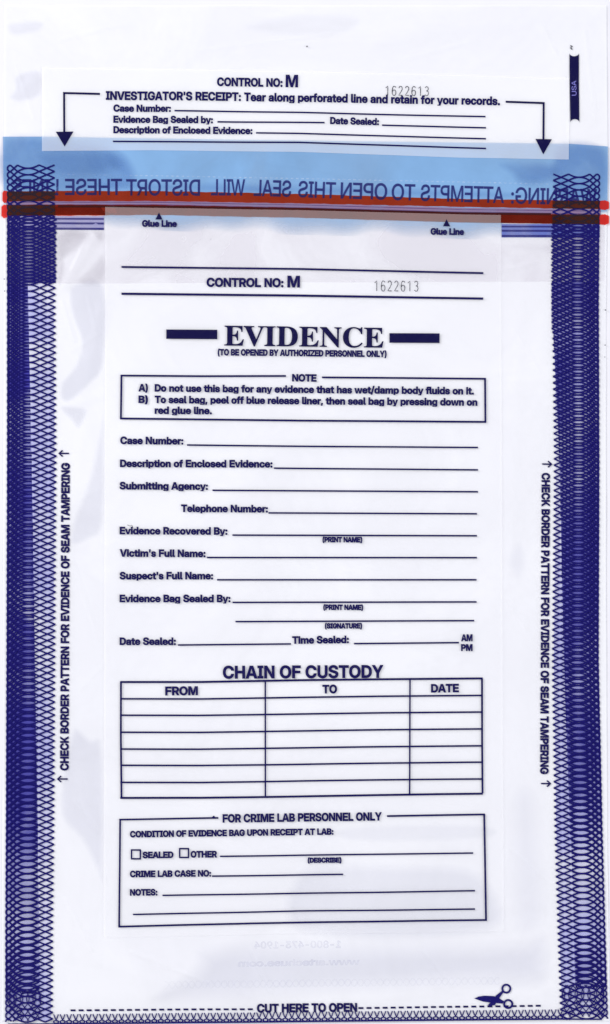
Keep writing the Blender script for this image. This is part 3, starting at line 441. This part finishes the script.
# navy stripes printed along the seal
def bandline(y5, w, x0=4, x1=606):
    xx = [2, 150, 300, 460, 607]
    g = np.linspace(x0, x1, 60)
    return line(list(zip(g, np.interp(g, xx, y5))), w)
seal = bandline((203.4, 203.2, 206.2, 210.6, 212.4), 6.0, 6, 601).build('seal_stripe', M['haze'], 4.6, bag)
bandline((202.3, 202.2, 205.0, 209.4, 211.2), 1.1, 6, 601).build('stripe_line', M['stripe2'], 5.0, seal)
bandline((205.0, 204.6, 207.6, 212.0, 214.0), 1.1, 6, 601).build('stripe_line', M['stripe2'], 5.0, seal)
seal2 = bandline((209.9, 209.7, 212.6, 217.4, 219.3), 10.2, 9.5, 599).build('seal_stripe', M['band'], 4.5, bag)
bandline((206.2, 206.5, 208.9, 213.2, 214.8), 2.2, 58, 551).build('seal_stripe', M['edgeband'], 5.9, bag)
for xa, xb, hz in ((9, 103.9, 'hazeleft'), (501.6, 600, 'hazeblue')):
    seal3 = bandline((222.6, 223.0, 227, 230.6, 230.8), 13.5, xa, xb).build('seal_stripe', M[hz], 4.3, bag)
    for y5, w in (((218.6, 219, 222, 226.4, 226.8), 1.7), ((223.0, 223.6, 226, 230.6, 231.0), 2.0), ((228.4, 229, 232, 235.8, 236.2), 2.2)):
        bandline(y5, w, xa, xb).build('stripe_line', M['stripe'], 4.8, seal3)

def glue_end(x0, x1, yc, h, par):
    n = 14; g = np.linspace(x0, x1, n)
    hh = h * (0.45 + 0.55 * np.sin(np.linspace(0.2, 2.94, n)) ** 0.6) * (1 + 0.05 * np.sin(g * 2.1))
    X, Y = np.array([g] * 3), np.array([yc - hh / 2, yc + 0 * g, yc + hh / 2])
    return surf('glue_end', M['tab'], 5.75, X, Y, par)
def glue(y5, w5, x0, x1, mat, layer, name='glue_line'):
    xx = [2, 150, 300, 460, 607]
    g = np.linspace(x0, x1, 150)
    yc = np.interp(g, xx, y5); ww = np.interp(g, xx, w5) * (1 + 0.035 * np.sin(g * 0.21) + 0.025 * np.sin(g * 0.53 + 2))
    ww *= 0.75 + 0.25 * np.clip(np.minimum(g - x0, x1 - g) / 3, 0, 1)
    X, Y = np.array([g] * 4), np.array([yc - ww / 2, yc - ww / 6, yc + ww / 6, yc + ww / 2])
    return surf(name, mat, layer, X, Y, bag)
gl = glue((196.2, 195.9, 198.6, 202.9, 205.0), (10.2, 10, 9.6, 8.0, 8.6), 2.4, 609, M['red'], 5.3)
glue_end(2.2, 7.6, 196.6, 12.5, gl); glue_end(599.6, 609.2, 205.0, 9.6, gl)
gl = glue((210.4, 209.8, 212.7, 217.5, 219.6), (11.5, 10.2, 10, 9.6, 9.6), 1.6, 608.6, M['brown'], 5.25)
glue_end(1.2, 7.6, 211.2, 13.5, gl); glue_end(599.4, 609.2, 219.4, 10.6, gl)

for ta, tb2, y0_, y1_ in ((outL, tipL, 191.3, 201), (tipR, outR, 200.8, 208.6), (outL, tipL, 204.9, 215.4), (tipR, outR, 214.4, 224)):
    yy_ = np.linspace(y0_, y1_, 8)
    grid_sheet('seam_overlap', M['wash'], 7.3, (lambda y, f=ta: f(y) - 0.3), (lambda y, f=tb2: f(y) + 0.3), yy_, 14, bag)

# ------------------------------------------------------------------ receipt panel
PZ, IZ = 8.2, 9.2
X, Y = quadfill(curve((42, 67.8), (300, 71.5), (450, 74.8), (569.2, 79)), curve((42, 151), (150, 150.3), (300, 151.9), (460, 157.6), (568.8, 159.4)), 150, 30)
rec = surf('receipt_panel', M['receipt'], PZ, X, Y, bag)
def T(s, p0, p1, cap, parent, name='field_label', mat='ink', **kw):
    return text(s, p0, p1, cap, **kw).build(name, M[mat], IZ, parent, 'printed words "%s"' % s)
def Ln(pts, parent, w=1.6, name='writing_line', mat='ink'):
    return line(pts, w).build(name, M[mat], IZ, parent)
T('CONTROL NO:', (217, 86.0), (282.6, 86.8), 8.2, rec, 'control_heading')
T('M', (285.5, 87.0), (298, 87.2), 12.0, rec, 'control_letter')
T("INVESTIGATOR'S RECEIPT:", (105.8, 99.6), (241, 100.9), 8.2, rec, 'receipt_heading')
T('Tear along perforated line and retain for your records.', (244, 101.0), (500, 105.2), 8.2, rec, 'receipt_heading', bow=0.2)
T('Case Number:', (113.3, 111.4), (171, 111.8), 6.7, rec)
Ln(((174.5, 110.8), (300, 112.6), (420, 115.4), (485.5, 116.7)), rec)
T('Evidence Bag Sealed by:', (113.3, 122.5), (213, 123.2), 6.7, rec)
Ln(((217.5, 121.9), (324.6, 122.8)), rec)
T('Date Sealed:', (330, 124.0), (379, 125.0), 6.7, rec)
Ln(((382, 125.2), (486, 127.9)), rec)
T('Description of Enclosed Evidence:', (113.3, 133.0), (252.5, 134.0), 6.7, rec)
Ln(((256, 132.9), (300, 133.6), (486, 138.8)), rec)
Ln(((113, 141.4), (300, 142.5), (486, 148.5)), rec)
def arrow(pts, head, parent, w=2.1):
    sh = Sheet()
    for i in range(len(pts) - 1):
        a, b = np.array(pts[i], float), np.array(pts[i + 1], float); d = (b - a) / np.hypot(*(b - a))
        sh.ribbon([a - d * w / 2 * (i > 0), b], w, 0.05 * i)
    sh.add(head, [(0, 1, 2)], 0.1)
    return sh.build('tear_arrow', M['dark'], IZ, parent)
arrow([(100, 94), (64.2, 93.2), (64.4, 134)], [(55.9, 131.9), (73.6, 131.6), (64.7, 146.6)], rec)
arrow([(505.6, 101.9), (543.6, 103.2), (543.4, 141)], [(535.4, 139.0), (551.9, 139.3), (543.3, 154.4)], rec)
# thin dot-printed serial number
DIG = {'1': [[(.12, .80), (.55, 1), (.55, 0)]],
       '6': [[(.85, .86), (.70, .97), (.45, 1), (.2, .85), (.1, .5), (.12, .2), (.35, 0), (.65, 0), (.88, .18), (.88, .42), (.68, .58), (.38, .58), (.12, .42)]],
       '2': [[(.12, .80), (.28, .97), (.55, 1), (.8, .88), (.84, .68), (.6, .42), (.1, 0.02), (.9, 0.02)]],
       '3': [[(.12, .86), (.4, 1), (.72, .94), (.82, .75), (.66, .56), (.42, .53)], [(.42, .53), (.74, .48), (.88, .26), (.7, .04), (.4, 0), (.1, .12)]]}
def serial(p0, p1, h, parent, w=0.95):
    sh = Sheet(); p0, p1 = np.array(p0, float), np.array(p1, float); e = (p1 - p0) / 7
    up = np.array((e[1], -e[0])) / np.hypot(*e) * h
    for i, c in enumerate('1622613'):
        for k, st in enumerate(DIG[c]):
            sh.ribbon([p0 + e * (i + 0.08 + 0.72 * a) + up * b for a, b in st], w, 0.06 * k, step=3)
    return sh.build('serial_number', M['black'], IZ + 0.8, parent, 'thin black serial number 1622613')
serial((384.6, 95.3), (430.4, 95.9), 9.2, rec)

# ------------------------------------------------------------------ form panel
X, Y = quadfill(curve((105.2, 206.9), (150, 207.8), (300, 210.2), (460, 214.4), (500.8, 215)), curve((103.6, 937.8), (300, 933.8), (503.8, 931.6)), 140, 240)
form = surf('form_panel', M['panel'], PZ, X, Y, bag)
for x_, yt, tx0, tx1, tb_ in ((159, 212.6, 142, 177, 226.6), (446.5, 219.4, 430.5, 464, 234.6)):
    Sheet().add([(x_ - 3.6, yt + 7), (x_ + 3.6, yt + 7), (x_, yt)], [(0, 1, 2)]).build('glue_marker', M['dark'], IZ, form)
    T('Glue Line', (tx0, tb_), (tx1, tb_ + 0.3), 6.2, form, 'marker_text')
Ln(((121.5, 267.0), (300, 269.0), (483.3, 273.2)), form, 2.0, 'rule_line')
T('CONTROL NO:', (206.5, 286.6), (283.6, 287.1), 8.6, form, 'control_heading')
T('M', (287.3, 287.2), (300, 287.3), 11.2, form, 'control_letter')
serial((373.6, 291.0), (420, 291.3), 10.2, form)
Ln(((121.5, 293.8), (300, 295.6), (483.3, 298.6)), form, 2.3, 'rule_line')
Sheet().ribbon([(166.3, 334.2), (217.3, 334.5)], 9.4).build('heading_bar', M['dark'], IZ, form)
Sheet().ribbon([(389.4, 338.0), (439.6, 338.2)], 9.6).build('heading_bar', M['dark'], IZ, form)
text('EVIDENCE', (224.2, 345.4), (383.4, 347.6), 20.6, 'S').build('form_title', M['dark'], IZ, form, 'large bold serif title EVIDENCE')
T('(TO BE OPENED BY AUTHORIZED PERSONNEL ONLY)', (217.6, 355.2), (386.6, 357.0), 6.0, form, 'form_subtitle')
# note box
sh = Sheet()
sh.ribbon([(121.6, 375.6), (200, 376.2), (286, 376.0)], 1.9)
sh.ribbon([(322, 377.4), (485.2, 378.8)], 1.9)
sh.ribbon([(121.5, 374.7), (120.9, 419.3)], 2.0, 0.08)
sh.ribbon([(485.0, 377.9), (485.4, 422.7)], 2.0, 0.08)
sh.ribbon([(120.2, 418.5), (300, 420.6), (486, 421.9)], 2.0, 0.16)
note = sh.build('note_box', M['ink'], IZ, form)
T('NOTE', (292, 381.2), (316.6, 381.5), 6.9, form, 'note_heading')
T('A)', (138.4, 391.2), (148, 391.3), 7.0, form, 'note_text')
T('Do not use this bag for any evidence that has wet/damp body fluids on it.', (154.6, 391.4), (474, 394.4), 7.0, form, 'note_text')
T('B)', (138.4, 402.8), (148, 402.9), 7.0, form, 'note_text')
T('To seal bag, peel off blue release liner, then seal bag by pressing down on', (154.6, 402.9), (477.4, 405.6), 7.0, form, 'note_text')
T('red glue line.', (154.6, 413.7), (212, 414.1), 7.0, form, 'note_text')
# fields
for s, x0, x1, b in (('Case Number:', 120.2, 183.5, 443.9), ('Description of Enclosed Evidence:', 120, 272.6, 466.9),
                     ('Submitting Agency:', 119.6, 208, 489.2), ('Telephone Number:', 181, 268, 511.8),
                     ('Evidence Recovered By:', 119.6, 227.6, 534.1), ("Victim's Full Name:", 119.6, 205.6, 556.5),
                     ("Suspect's Full Name:", 119.6, 213.2, 579.2), ('Evidence Bag Sealed By:', 119.6, 230.6, 602.0),
                     ('Date Sealed:', 119.6, 176, 644.8)):
    T(s, (x0, b), (x1, b + (0.5 if b < 560 else 0.0)), 7.1, form)
for pts in (((187, 445.0), (300, 446.3), (478, 447.5)), ((274, 468.2), (478, 469.9)), ((212.5, 490.3), (478, 491.8)),
            ((268.5, 512.9), (477, 513.8)), ((232.5, 535.1), (477, 535.8)), ((207, 557.5), (477, 557.7)),
            ((217, 579.8), (476.6, 579.8)), ((232.5, 602.4), (476.6, 601.9)), ((235.5, 621.6), (474.2, 620.6)),
            ((178, 645.0), (291, 643.9)), ((354, 643.6), (459, 642.6))):
    Ln(pts, form, 1.65)
T('Time Sealed:', (292.2, 643.6), (349, 642.9), 7.1, form)
T('(PRINT NAME)', (322.4, 542.0), (362.4, 542.2), 4.9, form, 'line_caption')
T('(PRINT NAME)', (323.2, 609.6), (363.2, 609.8), 4.9, form, 'line_caption')
T('(SIGNATURE)', (324.8, 628.3), (362.2, 628.3), 4.9, form, 'line_caption')
T('AM', (461, 641.0), (472.6, 640.9), 6.4, form); T('PM', (461, 650.8), (472.6, 650.7), 6.4, form)
# chain of custody
T('CHAIN OF CUSTODY', (222.8, 678.5), (383.6, 677.6), 12.4, form, 'table_heading')
sh = Sheet()
rows = ((682.0, 680.2, 678.4), (698.8, 697.4, 695.4), (715.2, 714.0, 712.0), (732.2, 730.9, 728.9), (749.0, 747.8, 745.8), (765.3, 764.3, 762.1), (782.4, 780.9, 778.9), (797.9, 796.4, 793.6))
for i, (a, b, c) in enumerate(rows):
    w = 2.1 if i in (0, 7) else 1.75
    sag = 0.5 if 0 < i < 7 else 0.2
    sh.ribbon([(120.2, a), (200, a - 0.15 + sag * 0.6), (300, b), (380, (b + c) / 2 - sag * .3), (482.8, c)], w)
sh.ribbon([(121, 682), (120.9, 740), (121.5, 797.5)], 2.0, 0.1); sh.ribbon([(482, 678.6), (482.1, 740), (482.5, 793.4)], 2.0, 0.1)
sh.ribbon([(265.3, 681), (265.4, 796.8)], 1.6, 0.1); sh.ribbon([(410, 679.4), (409.6, 795)], 1.6, 0.1)
tab = sh.build('custody_table', M['ink'], IZ, form)
T('FROM', (165.2, 695.2), (198, 694.9), 8.4, form, 'column_heading'); T('TO', (322.4, 693.3), (337.2, 693.1), 8.2, form, 'column_heading')
T('DATE', (431, 692.3), (459, 692.0), 8.0, form, 'column_heading')
# lab box
sh = Sheet()
sh.ribbon([(119.3, 819.6), (218.4, 817.9)], 1.8); sh.ribbon([(387, 816.0), (485, 814.4)], 1.9)
sh.ribbon([(120.2, 818.8), (119.8, 870), (119.2, 926.8)], 1.9, 0.08); sh.ribbon([(484.2, 814.0), (485.2, 870), (486, 920.6)], 2.0, 0.08)
sh.ribbon([(118.4, 926.6), (250, 923.3), (420, 920.7), (486.8, 919.9)], 1.9, 0.16)
sh.add([(211.4, 818.0), (216, 817.9), (214.0, 815.6), (212.6, 816.4)], [(0, 1, 2, 3)], 0.2)
sh.build('lab_box', M['ink'], IZ, form)
T('FOR CRIME LAB PERSONNEL ONLY', (222.6, 822.4), (382, 820.2), 7.9, form, 'lab_heading')
T('CONDITION OF EVIDENCE BAG UPON RECEIPT AT LAB:', (130, 837.2), (333.6, 834.5), 6.0, form)
for cx_, cy_ in ((136.0, 854.3), (184.1, 853.0)):
    sh = Sheet(); a = 4.4
    sh.ribbon([(cx_ - a - .6, cy_ - a), (cx_ + a + .6, cy_ - a)], 1.6); sh.ribbon([(cx_ - a - .6, cy_ + a), (cx_ + a + .6, cy_ + a)], 1.6)
    sh.ribbon([(cx_ - a, cy_ - a), (cx_ - a, cy_ + a)], 1.6, 0.08); sh.ribbon([(cx_ + a, cy_ - a), (cx_ + a, cy_ + a)], 1.6, 0.08)
    sh.build('checkbox', M['ink'], IZ, form)
T('SEALED', (142.6, 858.0), (173.6, 857.7), 6.1, form); T('OTHER', (190.6, 857.4), (217.2, 857.2), 6.2, form)
Ln(((220, 856.3), (300, 855.2), (473.2, 853.0)), form)
T('(DESCRIBE)', (307.6, 862.6), (341.6, 862.4), 4.7, form, 'line_caption')
T('CRIME LAB CASE NO:', (130, 876.9), (211.2, 876.3), 6.1, form); Ln(((212, 876.1), (343.2, 874.3)), form)
T('NOTES:', (130, 895.3), (157.6, 895.1), 6.1, form); Ln(((162.5, 895.3), (300, 893.3), (475, 890.7)), form)
Ln(((133, 914.4), (300, 911.0), (475, 909.0)), form)

# ------------------------------------------------------------------ loose prints on the film
FZ = 5.6
for p0, p1, cap, ars in (((68.4, 770.6), (69.6, 462.8), 8.0, (((69, 453.4), (58.6, 453.4)), ((67.6, 779.0), (57.2, 779.0)))),
                         ((542.0, 472.8), (540.4, 774.2), 7.8, (((542.3, 464.0), (552.2, 464.2)), ((541, 783.5), (551, 783.6))))):
    o = text('CHECK BORDER PATTERN FOR EVIDENCE OF SEAM TAMPERING', p0, p1, cap).build('seam_notice', M['ink'], FZ, bag, 'sideways printed words "CHECK BORDER PATTERN FOR EVIDENCE OF SEAM TAMPERING"')
    for a, b in ars:
        d = 1 if b[0] > a[0] else -1
        sh = Sheet().ribbon([a, (b[0] - 1.2 * d, b[1])], 1.5)
        sh.ribbon([(b[0] - 4.0 * d, b[1] - 3.0), (b[0] - .4 * d, b[1]), (b[0] - 4.0 * d, b[1] + 3.0)], 1.6, 0.1)
        sh.build('seam_arrow', M['ink'], FZ, o)
# cut line
cy = lerp([70, 256, 358, 542], [1010.5, 1009.2, 1008.2, 1005.8])
for xa, xb in ((358.5, 541), (70.5, 252)):
    sh = Sheet()
    for x_ in np.arange(xa, xb, 8.06): sh.ribbon([(x_, cy(x_)), (x_ + 5.0, cy(x_ + 5.0))], 1.9)
    cut = sh.build('cut_line', M['ink'], FZ, bag)
text('CUT HERE TO OPEN', (257, 1012.5), (357.2, 1011.7), 8.4).build('cut_text', M['ink'], FZ, cut, 'printed words "CUT HERE TO OPEN"')
sh = Sheet()
sh.poly([(474.3, 998.6), (478.5, 996.6), (484, 995.7), (492, 995.9), (497.5, 996.6), (500.5, 999.0), (504, 1001.2), (502.6, 1003.6), (498, 1003.2), (492, 1002.8), (483, 1001.6)])
sh.poly([(487.6, 1006.8), (495.0, 1005.0), (499.2, 998.2), (503.4, 992.4), (501.8, 990.9), (496.0, 995.4), (492.8, 1000.6), (488.6, 1004.2)], 0.2)
sh.ring((506.3, 988.6), 3.0, 5.0, 0.3); sh.ring((508.2, 1004.0), 3.0, 5.1, 0.3)
sh.build('scissors_mark', M['blue'], FZ + .8, cut, 'printed scissors symbol on the dashed line')
# origin tab
sh = Sheet()
top = [(579.0 - 4.75 * (1 + -math.cos(a)) , 53.0 + 3.2 * math.sin(a)) for a in np.linspace(0, math.pi, 9)]
bot = [(570.4 + 4.5 * (1 - math.cos(a)), 122.6 - 3.6 * math.sin(a)) for a in np.linspace(0, math.pi, 9)]
sh.poly(top + [(569.6, 80)] + bot + [(578.9, 80)])
tabo = sh.build('origin_tab', M['dark'], FZ, bag, 'dark navy printed ribbon with notched ends reading USA')
text('USA', (576.4, 95.6), (576.2, 80.6), 4.6, 'R', grow=0.05).build('origin_text', M['pale'], FZ + .9, tabo)
Sheet().ribbon([(570.4, 45.6), (572.4, 46.2), (570.6, 47.8), (572.4, 49.4)], 1.5).build('registration_mark', M['black'], FZ, tabo)

# faint print of the rear face seen through the film
sh = Sheet()
text('1-800-473-1904', (341, 947.6), (254, 948.6), 6.6, 'R', mirror=True, sheet=sh)
text('www.artechuse.com', (360, 964.6), (238, 966.6), 6.2, 'R', mirror=True, sheet=sh)
sh.build('rear_print', M['ghost'], 2.5, back, 'faint mirrored print seen through the film')
sh = Sheet()
for sg, dz in ((1, 0), (-1, .1)):
    g = np.arange(165, 500, 1.6)
    sh.ribbon([(a, 985 - (a - 165) * 0.012 + sg * 3.6 * math.sin(a * 6.2832 / 13)) for a in g], 1.6, dz + 0.2, step=50)
sh.build('rear_lace', M['ghost2'], 2.5, back)

# grey sheets: film clinging to the layer below, rear show-through, painted flap-wrinkle shade
def patch(pts, rim=5.0, alpha=1.0, layer=3.3, mat='patch', name='cling_shade_patch', par=None):
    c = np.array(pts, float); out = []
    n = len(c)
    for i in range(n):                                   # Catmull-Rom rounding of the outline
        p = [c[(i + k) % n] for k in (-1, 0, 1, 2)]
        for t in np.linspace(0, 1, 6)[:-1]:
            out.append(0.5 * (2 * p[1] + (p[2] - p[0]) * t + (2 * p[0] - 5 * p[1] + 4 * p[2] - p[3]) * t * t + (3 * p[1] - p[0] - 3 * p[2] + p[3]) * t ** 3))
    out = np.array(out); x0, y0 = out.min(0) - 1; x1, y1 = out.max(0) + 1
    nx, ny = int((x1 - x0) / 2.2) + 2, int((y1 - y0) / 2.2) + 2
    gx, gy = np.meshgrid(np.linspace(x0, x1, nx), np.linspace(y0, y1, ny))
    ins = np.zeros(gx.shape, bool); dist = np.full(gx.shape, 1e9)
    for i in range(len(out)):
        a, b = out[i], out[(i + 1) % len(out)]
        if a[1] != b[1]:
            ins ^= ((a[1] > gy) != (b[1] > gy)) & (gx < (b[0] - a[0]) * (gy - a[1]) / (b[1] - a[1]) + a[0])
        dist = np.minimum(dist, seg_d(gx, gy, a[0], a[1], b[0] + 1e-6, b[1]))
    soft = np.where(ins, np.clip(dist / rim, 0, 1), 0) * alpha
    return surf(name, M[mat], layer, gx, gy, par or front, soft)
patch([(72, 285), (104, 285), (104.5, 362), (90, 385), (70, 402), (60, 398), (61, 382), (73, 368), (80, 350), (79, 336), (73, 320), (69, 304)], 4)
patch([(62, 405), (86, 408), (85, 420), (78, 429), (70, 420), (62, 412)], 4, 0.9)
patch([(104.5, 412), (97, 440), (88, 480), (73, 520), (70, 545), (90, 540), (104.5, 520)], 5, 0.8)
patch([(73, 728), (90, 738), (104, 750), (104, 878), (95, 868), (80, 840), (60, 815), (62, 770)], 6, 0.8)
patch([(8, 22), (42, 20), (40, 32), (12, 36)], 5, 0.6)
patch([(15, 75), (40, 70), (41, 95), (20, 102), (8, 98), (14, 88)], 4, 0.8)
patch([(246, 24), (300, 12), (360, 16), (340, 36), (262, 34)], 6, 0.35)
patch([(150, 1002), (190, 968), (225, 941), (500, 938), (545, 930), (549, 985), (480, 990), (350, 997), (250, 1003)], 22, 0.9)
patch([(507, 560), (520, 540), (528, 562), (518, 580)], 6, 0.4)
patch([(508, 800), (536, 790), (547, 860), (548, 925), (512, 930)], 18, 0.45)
patch([(57.5, 231), (90, 231), (82, 246), (70, 256), (57.5, 262)], 5, 1.0, 4.6, 'wrinkle_shade')
patch([(57.5, 262), (66, 262), (62, 283), (57.5, 283)], 4, 0.7, 4.6, 'wrinkle_shade')
patch([(76, 283), (90, 266), (104.5, 252), (104.5, 283)], 5, 0.9, 4.6, 'wrinkle_shade')
patch([(92, 231), (104.5, 231), (104.5, 240), (98, 242)], 4, 0.7, 4.6, 'wrinkle_shade')
patch([(505, 244), (550, 242), (550, 256), (520, 252)], 6, 0.25, 4.6, 'wrinkle_shade')
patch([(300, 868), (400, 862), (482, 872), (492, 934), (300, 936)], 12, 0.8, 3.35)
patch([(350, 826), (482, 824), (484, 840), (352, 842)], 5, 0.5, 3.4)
for pts in ([(3.5, 137.5), (60, 137.5), (125, 152), (128, 190), (4, 190)], [(36, 152), (110, 152), (120, 172), (60, 178)],
            [(498, 162), (556, 162), (556, 182), (522, 187), (510, 176)], [(556, 144), (606, 147), (606, 200), (556, 198)],
            [(130, 180), (500, 190), (500, 200), (130, 192)]):
    patch(pts, 9, 0.8, 5.0, 'fold', 'liner_overlap', liner)
for x_, y_, r in ((307, 46.5, 0.9), (4.2, 279, 0.7), (4.6, 291, 0.6), (605.6, 310, 0.8), (605.2, 345, 0.7), (604.9, 357, 0.6), (386.6, 535.6, 0.7)):
    Sheet().disc((x_, y_), r, 0, 8).build('dirt_speck', M['black'], 11, front)
Sheet().ribbon([(127.5, 524.8), (130, 526), (132, 525.2), (133, 528)], 0.6, 0.1).build('dirt_speck', M['black'], 11, front)

# ------------------------------------------------------------------ camera and light
cam = bpy.data.cameras.new('camera'); co = bpy.data.objects.new('camera', cam); C.objects.link(co)
D = 1.35
zc = (2.0 + 7 * LAYER) * S
co.location = (0, 0, zc + D); co.rotation_euler = (0, 0, 0)
cam.sensor_fit = 'VERTICAL'; cam.sensor_height = 36
cam.lens = 36 * D / (1024 * S)
cam.clip_start = 0.05; cam.clip_end = 50
sc = bpy.context.scene; sc.camera = co

def area(name, loc, tgt, size, power, col):
    L = bpy.data.lights.new(name, 'AREA'); L.shape = 'RECTANGLE'; L.size = size[0]; L.size_y = size[1]
    L.energy = power; L.color = col
    o = bpy.data.objects.new(name, L); C.objects.link(o); o.location = loc
    o.rotation_euler = (Vector(tgt) - Vector(loc)).to_track_quat('-Z', 'Y').to_euler()
area('key_softbox', (-1.7, 0.9, 1.5), (0, 0, 0), (0.7, 1.2), KEY, (0.985, 0.985, 1.0))
area('fill_softbox', (1.7, -0.3, 1.7), (0, 0, 0), (0.8, 1.2), FILL, (0.955, 0.965, 1.0))
w = bpy.data.worlds.new('World'); sc.world = w; w.use_nodes = True
bg = w.node_tree.nodes['Background']; bg.inputs[0].default_value = (0.95, 0.96, 1.0, 1); bg.inputs[1].default_value = WORLD

sc.render.engine = 'CYCLES'
sc.cycles.max_bounces = 9; sc.cycles.diffuse_bounces = 7; sc.cycles.transmission_bounces = 7; sc.cycles.transparent_max_bounces = 40
sc.cycles.use_denoising = True; sc.cycles.denoiser = 'OPENIMAGEDENOISE'
sc.cycles.denoising_input_passes = 'RGB_ALBEDO_NORMAL'; sc.cycles.denoising_prefilter = 'ACCURATE'
sc.view_settings.view_transform = 'Standard'; sc.view_settings.look = 'None'
sc.view_settings.exposure = 0; sc.view_settings.gamma = 1
